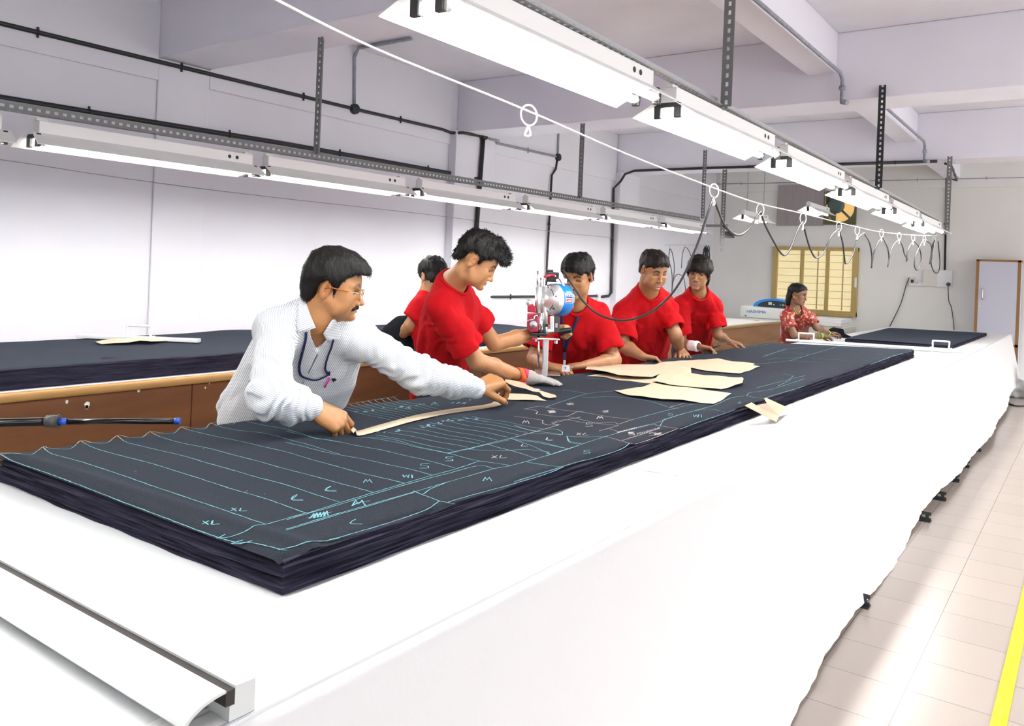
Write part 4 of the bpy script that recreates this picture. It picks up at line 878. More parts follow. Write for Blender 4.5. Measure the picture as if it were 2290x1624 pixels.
# ---- head in local coordinates: x forward, y left, z up, metres, eye line at z = 0
def head_ops(S, T, s, eye_open=.0055, dz=0.0, fat=0.0, lip=1.0, nose=1.0, jaw=0.0, female=False, fz=1.0, back=0.0):
    R, c = T; W_ = lambda x, y, z: c + R @ (np.array([x, y, z * fz if z < 0 else z], float) * s); Q = lambda *r: np.array(r) * s
    E = lambda p, r, k, mode='u', RR=None: S.el(W_(*p), Q(*r), R if RR is None else R @ RR, k * s, mode)
    C = lambda a, b, ra, rb, k, mode='u': S.rc(W_(*a), W_(*b), ra * s, rb * s, k * s, mode)
    f = fat
    E((-.012 + back / 2, 0, .036), (.097 - back / 2, .075, .080), .01); E((.028, 0, .02), (.062, .062, .078), .03); E((.030, 0, -.040), (.054, .052 + f, .072), .03)
    for y in (-1, 1):
        C((-.004, y * (.052 + f), -.045), (.030, y * (.040 + f), -.080 - jaw), .018, .017, .02); C((.030, y * (.040 + f), -.080 - jaw), (.072, y * .010, -.100 - jaw), .017, .013, .018)
        E((.056, y * (.040 + f * .7), -.026), (.022, .021, .020), .02); E((.050, y * (.037 + f), -.058), (.024, .022, .026), .02)
    E((.080, 0, -.100 - jaw), (.014, .019, .013), .014); E((.072, 0, -.068), (.020, .030, .026), .016)
    if not female: C((.081, .008, .0205), (.064, .046, .021), .0085, .010, .010); C((.081, -.008, .0205), (.064, -.046, .021), .0085, .010, .010)
    for y in (-1, 1):
        E((.088, y * .034, -.001), (.014, .019, .0115), .010, 's')
        E((.0665, y * .033, -.001), (.0142, .0150, .0142), .004)
        if eye_open > 0: E((.083, y * .034, -.001 + dz), (.013, .0138, eye_open), .0015, 's')
    C((.086, 0, .010), (.101, 0, -.034), .0065 * nose, .0085 * nose, .011); E((.1035, 0, -.040), (.0105 * nose, .0095 * nose, .0090), .006)
    for y in (-1, 1): E((.092, y * .0125 * nose, -.044), (.0095, .0072, .0075), .005); E((.095, y * .0062, -.0525), (.0055, .0032, .004), .002, 's')
    E((.0895, .009, -.0665), (.0075, .014, .0052 * lip), .004); E((.0895, -.009, -.0665), (.0075, .014, .0052 * lip), .004); E((.0880, 0, -.0775), (.0085, .0175, .0066 * lip), .004)
    E((.1000, 0, -.0715), (.0110, .0225, .0012), .0022, 's'); E((.092, 0, -.0875), (.006, .016, .0045), .006, 's')
    for y in (-1, 1):
        RR = rot((0, 1, 0), .22) @ rot((0, 0, 1), y * .35)
        E((-.014, y * .0785, -.006), (.0180, .0068, .0320), .004, 'u', RR); E((-.0105, y * .0865, -.002), (.0105, .0115, .0205), .0025, 's', RR); E((-.0175, y * .0815, -.001), (.0028, .0035, .0185), .003, 'u', RR); E((-.006, y * .0745, -.006), (.008, .007, .009), .004); E((-.010, y * .0755, -.031), (.0075, .005, .008), .004)
    return W_
def face_color(v, T, s, base, brow=1.0, stache=0.0, beard=0.0, lipc=(.42, .17, .13), bindi=False, fz=1.0, lash=0.0, closed=False):
    R, c = T; p = (v - c) @ R / s; p[:, 2] = np.where(p[:, 2] < 0, p[:, 2] / fz, p[:, 2]); x, y, z = p[:, 0], p[:, 1], p[:, 2]; ay = np.abs(y); col = np.tile(np.array(base, float), (len(v), 1))
    col *= (1 + .05 * noise3(p * 40))[:, None]
    def mix(m_, cc): nonlocal col; col = col * (1 - m_[:, None]) + np.array(cc) * m_[:, None]
    front = sstep(.055, .075, x) * (z < .06) * (z > -.12)
    red = front * np.exp(-((z + .045) / .02) ** 2 - (y / .018) ** 2) * .25; mix(red, np.array(base) * [1.15, .85, .75])
    er = sstep(-.04, -.01, x) * (x < .03) * (ay > .072); mix(er * .3, np.array(base) * [1.15, .88, .8])
    bz = .0265 - .010 * ((ay - .030) / .022) ** 2; bm_ = sstep(.0080, .0042, np.abs(z - bz)) * sstep(.054, .046, ay) * sstep(.009, .014, ay) * (x > .045) * (.95 + .3 * noise3(p * [60, 200, 90])); mix(np.clip(bm_ * brow, 0, 1), (.012, .009, .008))
    lm = front * sstep(.0265, .019, ay) * sstep(.0165, .011, np.abs(z + .072)) * (x > .074); mix(lm * .65, lipc)
    if stache: sm = front * sstep(.034, .026, ay) * sstep(.0075, .004, np.abs(z + .0575 + .12 * np.clip(ay - .006, 0, 1) ** 1)) * (x > .06); mix(np.clip(sm * stache * (.8 + .4 * noise3(p * [120, 160, 60])), 0, 1), (.015, .011, .010))
    if beard: bm2 = sstep(-.05, -.075, z) * sstep(-.0, .02, x) * (.7 + .4 * noise3(p * 150)); mix(np.clip(bm2 * beard, 0, 1) * (1 - lm), np.array(base) * .45)
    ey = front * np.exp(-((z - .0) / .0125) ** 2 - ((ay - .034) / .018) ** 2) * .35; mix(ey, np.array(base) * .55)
    if closed: mix(np.clip(front * sstep(.0024, .0013, np.abs(z + .0068 - .0042 * ((ay - .034) / .016) ** 2)) * (np.abs(ay - .034) < .0165) * (x > .055) * .9, 0, 1), (.018, .011, .009))
    if lash: mix(np.clip(front * sstep(.0024, .0012, np.abs(z - lash * (1 - ((ay - .034) / .016) ** 2) + .001)) * (np.abs(ay - .034) < .0145) * (x > .06) * .85, 0, 1), (.02, .012, .01))
    if bindi: mix(sstep(.0055, .004, np.hypot(y, z - .028)) * (x > .05), (.25, .01, .02))
    return np.clip(col, 0, 1)
def eyes(T, s, parent, gaze=(1, 0, -.25), rad=.0132):
    R, c = T; g = nrm(gaze)
    for y in (-1, 1):
        ce = np.array([.0665, y * .033, -.001]); n = 20; vs = []; col = []
        u = nrm(np.cross(g, [0, 0, 1.0])); w_ = np.cross(u, g)
        for i in range(15):
            a = math.pi * i / 14
            for k in range(n):
                b = 2 * math.pi * k / n; d = math.cos(a) * g + math.sin(a) * (math.cos(b) * u + math.sin(b) * w_); vs.append(c + R @ ((ce + d * rad) * s))
                col.append((.008, .006, .006) if a < .22 else (.035, .016, .008) if a < .5 else (.34, .31, .29))
        f = [(i * n + k, i * n + (k + 1) % n, (i + 1) * n + (k + 1) % n, (i + 1) * n + k) for i in range(14) for k in range(n)]
        raw_obj('eye', np.array(vs), np.array(f), 'eye', parent, cols=np.array(col))
def poly_sd(px_, pz, poly):
    poly = np.asarray(poly, float); d = np.full(px_.shape, 1e9); sgn = np.ones(px_.shape); n = len(poly)
    for i in range(n):
        a, b = poly[i], poly[(i + 1) % n]; e = b - a; wx_, wz_ = px_ - a[0], pz - a[1]; t = np.clip((wx_ * e[0] + wz_ * e[1]) / (e @ e), 0, 1)
        d = np.minimum(d, (wx_ - e[0] * t) ** 2 + (wz_ - e[1] * t) ** 2)
        c1 = pz >= a[1]; c2 = pz < b[1]; c3 = e[0] * wz_ > e[1] * wx_; fl = (c1 & c2 & c3) | (~c1 & ~c2 & ~c3); sgn = np.where(fl, -sgn, sgn)
    return sgn * np.sqrt(d)
def hair(T, s, poly, parent, m_='hair_black', width=.085, wz=.035, rough=.004, freq=70, h=.0026, strands=2500, slen=.02, lift=.35, flow=(-.2, 0, -.6), seed=0, front_push=None, side_z=None, clump=0, spiky=None):
    R, c = T; S = SDF()
    def f(P):
        p = (P - c) @ R / s; x, y, z = p[..., 0], p[..., 1], p[..., 2]; zt_ = np.where(z > .03, z + 4.2 * y * y * np.clip((z - .03) / .05, 0, 1), z)
        d2 = poly_sd(x, zt_, poly)
        wid = width * np.sqrt(np.clip(1 - ((z - wz) / (.125)) ** 2 * np.where(z > wz, 1, .35), .02, 1)) * np.sqrt(np.clip(1 - ((x + .01) / .135) ** 2, .05, 1))
        wid = wid - .010 * sstep(.035, -.01, z)
        d1 = np.abs(y) - wid
        if side_z is not None: d2 = np.maximum(d2, -(z - np.interp(np.abs(y), side_z[0], side_z[1])) * (x > -.02) + -1e3 * (x <= -.02))
        d = -smin(-d1, -d2, .028)
        st = noise3(p * np.array([freq * .5, freq, freq * .35]) + seed) * rough + noise3(p * 22 + seed) * rough * .8
        return (d + st) * s * .8
    S.op(f, c, .22 * s, 0)
    v, f_ = S.mesh(c - .2 * s, c + .2 * s, h * s); parts = [(v, f_)]
    if strands and len(v):
        rg = np.random.default_rng(seed + 5); tri = f_[rg.integers(0, len(f_), strands)]; p0 = v[tri].mean(axis=1); nn = np.cross(v[tri[:, 1]] - v[tri[:, 0]], v[tri[:, 2]] - v[tri[:, 0]]); nn /= np.linalg.norm(nn, axis=1)[:, None] + 1e-12
        pl = (p0 - c) @ R / s; fl = np.tile(np.array(flow, float), (strands, 1)) if not callable(flow) else flow(pl); fl = fl @ R.T; fl = fl + rg.normal(0, .25, fl.shape)
        fl -= nn * (fl * nn).sum(1)[:, None]; fl /= np.linalg.norm(fl, axis=1)[:, None] + 1e-9
        lf = np.full(strands, lift) if spiky is None else spiky(pl); L = slen * s * rg.uniform(.5, 1.3, strands) * (1 + (0 if spiky is None else 1) * lf * .6)
        sd = np.cross(fl, nn); w_ = .0011 * s * rg.uniform(.7, 1.5, strands); rows = []
        for q, (tt, wm) in enumerate(((0, 1), (.4, .9), (.75, .6), (1, .08))):
            ctr = p0 - nn * .001 * s + (fl * (1 - .3 * lf[:, None]) + nn * lf[:, None] * (tt * .9 + .1)) * (L * tt)[:, None]
            rows += [ctr + sd * (w_ * wm)[:, None], ctr - sd * (w_ * wm)[:, None]]
        A = np.stack(rows, 1).reshape(-1, 3); b0 = np.arange(strands)[:, None] * 8
        parts.append((A, np.concatenate([b0 + np.array([[0, 1, 3, 2]]), b0 + np.array([[2, 3, 5, 4]]), b0 + np.array([[4, 5, 7, 6]])])))
    v, f_ = join(parts); return raw_obj('hair', v, f_, m_, parent)
# ---- hands
def hand_ops(S, w, fdir, ndir, side, curl, thumb, s=1.0, spread=.10, fat=1.0, tips=None):
    f = nrm(fdir); n = nrm(np.asarray(ndir, float) - f * np.dot(f, ndir)); t = np.cross(n, f) * side   # t: towards the thumb
    base = {'i': (.090, .029), 'm': (.094, .009), 'r': (.089, -.0115), 'l': (.080, -.030)}; ln = {'i': (.043, .026, .020), 'm': (.047, .030, .021), 'r': (.043, .028, .020), 'l': (.033, .021, .018)}
    rr = {'i': .0093, 'm': .0096, 'r': .0091, 'l': .0079}; out = []
    for q, k in enumerate('imrl'):
        bx, by = base[k]; m0 = w + (f * .012 + t * by * .55) * s; m1 = w + (f * bx + t * by) * s
        S.rc(m0, m1, .0155 * s * fat, .0125 * s * fat, .012 * s)
        th = [math.radians(a) for a in curl[k]]; a = 0; p = m1; sp = (1.2 - q) * spread; d0 = nrm(f + t * sp); pts = [p]
        for L, da in zip(ln[k], th): a += da; p = p + (d0 * math.cos(a) + n * math.sin(a)) * L * s; pts.append(p)
        S.path(pts, [rr[k] * s * 1.12 * fat, rr[k] * s * fat, rr[k] * s * .92 * fat, rr[k] * s * .78 * fat], .0035 * s); out.append(pts)
    S.el(w + f * .05 * s + n * .004 * s, np.array([.048, .036, .015]) * s, np.stack([f, t, n], 1), .012 * s)
    c0 = w + (f * .020 + t * .022 + n * .008) * s; pts = [c0]; p = c0
    for L, (a, b, g) in zip((.046, .034, .027), thumb): p = p + nrm(f * a + t * b + n * g) * L * s; pts.append(p)
    S.path(pts, [.0165 * s, .0120 * s, .0108 * s, .0085 * s], .008 * s); out.append(pts)
    if tips is not None: tips.extend([(q[-1], nrm(q[-1] - q[-2]), q is out[-1]) for q in out])
    return out
FLAT = {k: (12, 12, 8) for k in 'imrl'}; RELAX = {'i': (25, 30, 18), 'm': (30, 35, 20), 'r': (35, 38, 22), 'l': (38, 40, 22)}
def torso_fn(pel, neck, left, st, n=2.4, amp=0, fold=None):
    up = nrm(neck - pel); L = np.linalg.norm(neck - pel); lf = nrm(left - up * np.dot(left, up)); fw = np.cross(lf, up); st = np.array(st, float)   # rows z, cx, cy, rx, ry
    def f(P):
        p = P - pel; z = p @ up / L; x = p @ lf - np.interp(z, st[:, 0], st[:, 2]); y = p @ fw - np.interp(z, st[:, 0], st[:, 1]); rx = np.interp(z, st[:, 0], st[:, 3]); ry = np.interp(z, st[:, 0], st[:, 4])
        q = (np.abs(x / rx) ** n + np.abs(y / ry) ** n) ** (1 / n); d = (q - 1) * np.minimum(rx, ry)
        return -smin(-d, -np.maximum(st[0, 0] - z, z - st[-1, 0]) * L, .02)
    return f, (up, lf, fw, L)
# ================================================================== the people
from mathutils.bvhtree import BVHTree
Zv = V(0, 0, 1)
def head_frame(a, p, tilt=0):
    a, p = math.radians(a), math.radians(p); h = math.cos(a) * -FWD + math.sin(a) * R0; f = math.cos(p) * h - math.sin(p) * Zv; u = math.cos(p) * Zv + math.sin(p) * h
    if tilt: u = rot(f, math.radians(tilt)) @ u
    return frame(f, u)
def onto(bvh, x, y, off=.003):
    d = nrm(ray(x, y)); h = bvh.ray_cast(Vector(CAMP), Vector(d))
    return None if h[0] is None else np.array(h[0]) - d * off
def bvh_of(v, f): return BVHTree.FromPolygons(v.tolist(), f.tolist())
def stations(rx=1.0, ry=1.0, belly=0.0, hem=-.42, cx=0.0):
    B_ = [(hem, 0, .176, .128), (0, 0, .170, .124), (.3, .004, .166, .120), (.52, .008, .174, .122), (.70, .004, .172, .114), (.82, 0, .150, .098), (.91, -.004, .112, .080), (1.0, -.008, .078, .068), (1.05, -.01, .066, .062)]
    return [(z, c + belly * max(0, 1 - abs(z - .2) / .5), cx * max(0, 1 - abs(z - .4) / .5), a * rx if z < .95 else a, b * ry + belly * .6 * max(0, 1 - abs(z - .2) / .5) if z < .95 else b) for z, c, a, b in B_]
TS = stations()
def make_person(cfg):
    g = cfg.get; R = cfg['R']; s = cfg['s']; c = cfg['c']; T = (R, c); base = cfg['skin']; hq = g('hq', 1.0)
    pel = cfg['pel']; neck = cfg['neck']; shs = cfg['sh']; els = cfg['el']; wrs = cfg['wr']; ft = V(pel[0], pel[1], 0)
    up0 = nrm(neck - pel); shs = [q - up0 * g('drop', .042) + (neck - q) * .06 for q in shs]; cfg['sh'] = shs
    t = thing('person', ft, cfg['label'], 'person', g('group')); o0 = np.array(t['_o'])
    # ---- body: head and neck, arms with hands, trunk
    S = SDF(); W_ = head_ops(S, T, s, **g('face', {}))
    nb = W_(-.022, 0, -.070); up_n = nrm(nb - neck); nr = g('neck_r', .054)
    S.rc(nb, neck, nr * s, nr * s * 1.08, .02 * s); S.rc(neck, neck + (shs[0] - neck) * .55 - Zv * .01, .05 * s, .045 * s, .03); S.rc(neck, neck + (shs[1] - neck) * .55 - Zv * .01, .05 * s, .045 * s, .03)
    if g('chest'):
        l0 = nrm((shs[1] - shs[0]) - up0 * np.dot(up0, shs[1] - shs[0])); f0 = np.cross(l0, up0); S.rc(neck - up0 * .02 + f0 * .01, neck - up0 * .16 + f0 * .066, .050, .034, .03)
    if g('adam'): S.el((nb + neck) / 2 + R[:, 0] * .045 * s, V(.012, .012, .016) * s, None, .014)
    lo = np.minimum(c - .16 * s, neck - .16 - (.08 if g('chest') else 0)); hi = np.maximum(c + .16 * s, neck + .16)
    hv = S.mesh(lo, hi, .0024 * hq); fcol = dict(g('fcol', {})); fcol['fz'] = g('face', {}).get('fz', 1.0); fcol.setdefault('lash', g('face', {}).get('eye_open', .005)); col = face_color(hv[0], T, s, base, **fcol); parts = [hv]; cols = [col]; hands = []
    for q in (0, 1):
        A = SDF(); sh, el, wr = shs[q], els[q], wrs[q]; ar = g('arm', 1.0) * s; up = sh + (el - sh) * .35; fa = nrm(wr - el)
        A.rc(up, el, .047 * ar, .041 * ar, .02); A.rc(el, el + (wr - el) * .35, .041 * ar, .041 * ar, .015); A.rc(el + (wr - el) * .35, wr, .041 * ar, .0255 * ar, .02)
        H = cfg['hand'][q]; hs = g('hand_s', 1.0) * s; tips = []; pts = hand_ops(A, wr, H['f'], H['n'], H.get('side', -1 if q == 0 else 1), H['curl'], H['thumb'], hs, H.get('spread', .10), H.get('fat', 1.0), tips); hands.append((H, wr, hs, pts))
        P = np.array([up, el, wr] + [p for z in pts for p in z]); av = A.mesh(P.min(0) - .06, P.max(0) + .06, .0028 * hq)
        parts.append(av); ac = np.tile(np.array(base, float), (len(av[0]), 1)) * (1 + .06 * noise3(av[0] * 45))[:, None]
        n_ = nrm(np.asarray(H['n'], float)); 
        for (tp, td, th) in tips:
            dn = -n_ if not th else nrm(np.cross(td, np.cross(-n_ * .3 + nrm(tp - wr) * .0 + CAMP * 0 - FWD * .4, td))); dn = nrm(dn - td * np.dot(dn, td)); ce = tp + dn * .0075 * hs + td * .001 * hs
            m_ = sstep(.0072, .0052, np.linalg.norm(av[0] - ce, axis=1) / hs); ac = ac * (1 - .5 * m_[:, None]) + .5 * m_[:, None] * np.array([.62, .40, .31])
        for z in pts[:4]:
            for kp in (z[0], z[1]): m_ = np.exp(-(np.linalg.norm(av[0] - kp + n_ * .01, axis=1) / (.010 * hs)) ** 2); ac *= (1 - .14 * m_)[:, None]
        cols.append(ac)
    B = SDF(); fn, fr = torso_fn(pel, neck, shs[1] - shs[0], [(z, a, b, rx - .035, ry - .03) for z, a, b, rx, ry in g('st', TS)]); B.op(fn, (pel + neck) / 2, .55, .02)
    for q in (0, 1): B.rc(neck, shs[q], .035, .042, .03); B.rc(shs[q], els[q], .042, .036, .02); B.rc(els[q], els[q] + (wrs[q] - els[q]) * .3, .036, .033, .01)
    P = np.array([pel, neck] + shs + els); bv = B.mesh(P.min(0) - .3, P.max(0) + .2, .012); parts.append(bv); cols.append(np.tile(np.array(base, float), (len(bv[0]), 1)))
    v, f = join(parts); raw_obj('body', v, f, 'skin', t, cols=np.concatenate(cols))
    eyes(T, s, t, g('gaze', (1, 0, -.3)), .0115 if g('face', {}).get('eye_open', .005) < .0036 else .0130)
    if g('hair'): hair(T, s, parent=t, **cfg['hair'])
    # ---- shirt
    C = SDF(); st = g('st', TS); fn, (tu, tl, tf, L) = torso_fn(pel, neck, shs[1] - shs[0], st); C.op(fn, (pel + neck) / 2, .55, .03)
    sr = g('sleeve_r', (.066, .082)); tl_ = g('sleeve', .72); tl_ = tl_ if isinstance(tl_, tuple) else (tl_, tl_); A_ = g('fold', .006)
    for q in (0, 1):
        sh, el, wr = shs[q], els[q], wrs[q]; C.rc(neck + (sh - neck) * .22 - tu * .022, sh + (neck - sh) * .06, .052 * s, .062 * s, .06)
        if g('long'):
            C.rc(sh + (neck - sh) * .08, el, sr[0], sr[1], .045); C.rc(el, el + (wr - el) * .55, sr[1] * .95, .058, .03); C.rc(el + (wr - el) * .5, el + (wr - el) * .93, .058, .044, .02)
        else:
            ax = nrm(el - sh); e_ = sh + (el - sh) * tl_[q]; hc = e_ + ax * .01
            def sl(P, sh=sh, e_=e_, ax=ax, hc=hc):
                ba = e_ + ax * .06 - sh; pa = P - sh; h_ = np.clip(pa @ ba / (ba @ ba), 0, 1); rad = sr[0] + (sr[1] - sr[0]) * h_; dr = np.linalg.norm(pa - h_[..., None] * ba, axis=-1)
                d = dr - rad; cutp = (P - hc) @ ax + .008 * noise3(P * 11); d = -smin(-d, -cutp, .004); inner = np.maximum(dr - (rad - .025), -((P - hc) @ ax + .045)); return np.maximum(d, -inner)
            C.op(sl, (sh + e_) / 2, np.linalg.norm(e_ - sh) / 2 + sr[1] + .07, .035)
    for e in g('extra', []): e(C, t)
    def disp(P):
        p = P - pel; a = np.stack([p @ tl, p @ tf, p @ tu], -1); n1 = noise3(a * np.array([16, 16, 3.2]) + g('seed', 0) + .6 * noise3(a * 7)[..., None]); n2 = noise3(a * np.array([26, 26, 12]) + 9 + g('seed', 0)); r = A_ * (.75 - 2.6 * np.abs(n1)) * (.55 + .45 * noise3(a * 6 + 5)) + A_ * .5 * n2
        for q in (0, 1):
            sh, el, wr = shs[q], els[q], wrs[q]; m1 = (1.0 if g('long') else 0.0) * np.exp(-(np.linalg.norm(P - el, axis=-1) / .11) ** 2) + (.8 if g('long') else .5) * np.exp(-(np.linalg.norm(P - (sh - tu * .08 + (el - sh) * .2), axis=-1) / .10) ** 2)
            ax = nrm(wr - el if g('long') else el - sh); z = (P - el) @ ax; w_ = noise3(P * 18 + 3); r = r - A_ * .9 * m1 * np.sin(z * 150 + 5 * w_)
            if g('long'): m2 = np.exp(-(((P - wr) @ ax + .10) / .09) ** 2) * (np.linalg.norm(P - (wr - ax * .1), axis=-1) < .16); r = r - A_ * .6 * m2 * np.sin(z * 210 + 6 * w_)
        return r * (.15 + .85 * sstep(.075, .15, np.linalg.norm(P - neck, axis=-1)))
    C.op(disp, pel, 9, 0, 'd')
    C.rc(neck - tu * .012 + tf * g('neck_f', .010), nb + tf * g('neck_f', .010) + up_n * .03, g('neck_hole', .0595) * s, .068 * s, .006, 's')
    vc = g('vcut', [])
    for (pa, ra), (pb_, rb_) in zip(vc[:-1], vc[1:]):
        for k in range(7):
            q_ = k / 6; w0 = atD(*(np.array(pa) * (1 - q_) + np.array(pb_) * q_), np.dot(neck - CAMP, FWD)); r_ = ra * (1 - q_) + rb_ * q_; rd_ = nrm(w0 - CAMP); C.rc(w0 - rd_ * .20, w0 + rd_ * .01, r_ * .93, r_, .003, 's')
    for q in (0, 1):
        sh, el, wr = shs[q], els[q], wrs[q]
        if g('long'):
            C.rc(el + (wr - el) * .80, el + (wr - el) * .985, .041, .0405, .003); C.rc(el + (wr - el) * .90, wr + (wr - el) * .3, .034 * s, .034 * s, .002, 's')
            ax = nrm(wr - el); C.op((lambda P, hc=wr + ax * .012, ax=ax: np.where(np.linalg.norm(P - hc, axis=-1) < .075, -((P - hc) @ ax), .2)), wr, .08, .0, 's')
    hz = g('hem')
    P = np.array([pel - tu * L * .3, neck] + shs + els + (wrs if g('long') else [])); sv = C.mesh(P.min(0) - .24, P.max(0) + .14, g('sh_h', .0055) * hq)
    at = {}
    if g('long'):
        vv = sv[0]; d_t = np.linalg.norm((vv - pel) - ((vv - pel) @ tu)[:, None] * tu, axis=1); u = (vv - pel) @ tl; lat = u * 1.0; best = None
        fside = (vv - pel) @ tf; stripe = u * .92 + fside * .42; dt = fn(vv[:, None, :])[:, 0]
        for q in (0, 1):
            sh, el, wr = shs[q], els[q], wrs[q]; nn = nrm(np.cross(nrm(el - sh), nrm(wr - el))); D2 = np.full(len(vv), 1e9); val = np.zeros(len(vv))
            for a, b in ((sh, el), (el, wr)):
                ax = nrm(b - a); h_ = np.clip((vv - a) @ ax / np.linalg.norm(b - a), 0, 1); rv = vv - a - (h_ * np.linalg.norm(b - a))[:, None] * ax; dd = np.linalg.norm(rv, axis=1); ip = np.cross(nn, ax)
                v2 = (vv - el) @ nn + .5 * (rv @ ip); u_ = dd < D2; val = np.where(u_, v2, val); D2 = np.where(u_, dd, D2)
            ax = nrm(el - sh); m_ = (D2 - .085 < dt) & ((vv - sh) @ ax > -.015 - .2 * np.abs((vv - sh) @ tu)); stripe = np.where(m_, val + 1.0, stripe)
        at['stripe'] = stripe + .0006 * noise3(vv * 60)
    if g('saree'):
        vv = sv[0]; at['gold'] = cfg['saree'](vv, pel, tu, tl, tf)
    shirt = raw_obj(g('shirt_name', 't_shirt'), sv[0], sv[1], cfg['shirt_mat'], t, attrs=at)
    # ribbed collar of a T-shirt
    if not g('long') and not g('saree') and not g('bare_neck'):
        b = MB(); b.smooth = True; ring = []; ac = neck + tu * .004 + tf * g('neck_f', .010)
        bv_ = bvh_of(*sv); rr = .0705 * s
        e1 = tl; e2 = nrm(np.cross(up_n, tl)); e2 = e2 if e2 @ tf > 0 else -e2
        for k in range(40):
            a = 2 * math.pi * k / 40; d = math.cos(a) * e1 + math.sin(a) * e2; dz_ = nrm(up_n + tu); h = bv_.ray_cast(Vector(ac + d * rr + dz_ * .10), Vector(-dz_)); hp_ = np.array(h[0]) if h[0] is not None else ac + d * rr
            ring.append(hp_ if abs((hp_ - ac) @ dz_) < .06 else ac + d * rr - dz_ * .012)
        ring = np.array(ring); dz_ = nrm(up_n + tu); A2 = 2 * math.pi * np.arange(40) / 40; F_ = np.stack([np.ones(40), np.cos(A2), np.sin(A2), np.cos(2 * A2), np.sin(2 * A2)], 1); Hh = (ring - ac) @ dz_; wt = np.ones(40)
        for _ in range(6): cf = np.linalg.lstsq(F_ * wt[:, None], Hh * wt, rcond=None)[0]; rs_ = np.abs(Hh - F_ @ cf); wt = 1 / (1 + (rs_ / .008) ** 2)
        Hs = F_ @ cf; D0 = np.cos(A2)[:, None] * e1 + np.sin(A2)[:, None] * e2; D0 = D0 - (D0 @ dz_)[:, None] * dz_; ring = ac + D0 / np.linalg.norm(D0, axis=1)[:, None] * rr + dz_ * Hs[:, None]
        ring = list(ring); b.tube(ring + [ring[0], ring[1]], .0080, 8, cap=False); b.build('collar', cfg['shirt_mat'], t)
    # ---- trousers and shoes down to the floor
    Tm = SDF(); hipv = nrm(np.cross(Zv, tf)); hipv = hipv if hipv @ tl > 0 else -hipv; fh = np.cross(hipv, Zv); fh = nrm(fh if fh @ tf > 0 else -fh)
    if g('skirt'):
        Tm.rc(pel - Zv * .05, V(pel[0], pel[1], .12), .15, .22, .03); Tm.rc(pel + tu * .02, pel - Zv * .1, .14, .15, .03); Tm.op(lambda P: .012 * np.sin(np.arctan2((P - pel) @ hipv, (P - pel) @ fh) * 11), pel, 9, 0, 'd'); shoes = []
    else:
        Tm.rc(pel - hipv * .06 + tu * .04, pel + hipv * .06 + tu * .04, .115, .115, .04)
        for sgn in (-1, 1):
            hp = pel + hipv * .085 * sgn - Zv * .04; an = V(pel[0], pel[1], .09) + hipv * .11 * sgn - fh * .02; kn = (hp + an) / 2 + fh * .02; Tm.rc(hp, kn, .092, .068, .04); Tm.rc(kn, an, .068, .060, .02)
    P = np.array([pel, V(pel[0], pel[1], .05)]); tv = Tm.mesh(P.min(0) - .3, P.max(0) + .25, .014); raw_obj('skirt' if g('skirt') else 'trousers', tv[0], tv[1], g('trouser_mat', 'trousers_navy'), t)
    for sgn in (-1, 1):
        Sh = SDF(); an = V(pel[0], pel[1], .0) + hipv * .11 * sgn - fh * .03; Sh.rc(an + Zv * .045, an + fh * .15 + Zv * .034, .043, .034, .02); Sh.rc(an + Zv * .05, an + Zv * .10, .042, .042, .02); Sh.op(lambda P: -(P[..., 2] - .002), an, .4, 0, 's'); sv2 = Sh.mesh(an + V(-.25, -.25, -.02), an + V(.25, .25, .16), .009); raw_obj('shoe', sv2[0], sv2[1], 'shoe_black', t)
    return dict(t=t, shirt=sv, bvh=bvh_of(*sv), tu=tu, tl=tl, tf=tf, L=L, W=W_, hands=hands, head=bvh_of(*hv))
SK1, SK2, SK3, SK4, SK5, SKW = (.44, .205, .078), (.48, .23, .10), (.38, .18, .08), (.36, .175, .083), (.30, .14, .064), (.19, .088, .044)
def W3(x, y, z): return np.array([x, y, z], float)
PINCH = {'i': (42, 48, 25), 'm': (48, 52, 30), 'r': (55, 55, 30), 'l': (58, 55, 30)}
only = globals().get('ONLY')
def want(k): return only is None or k in only

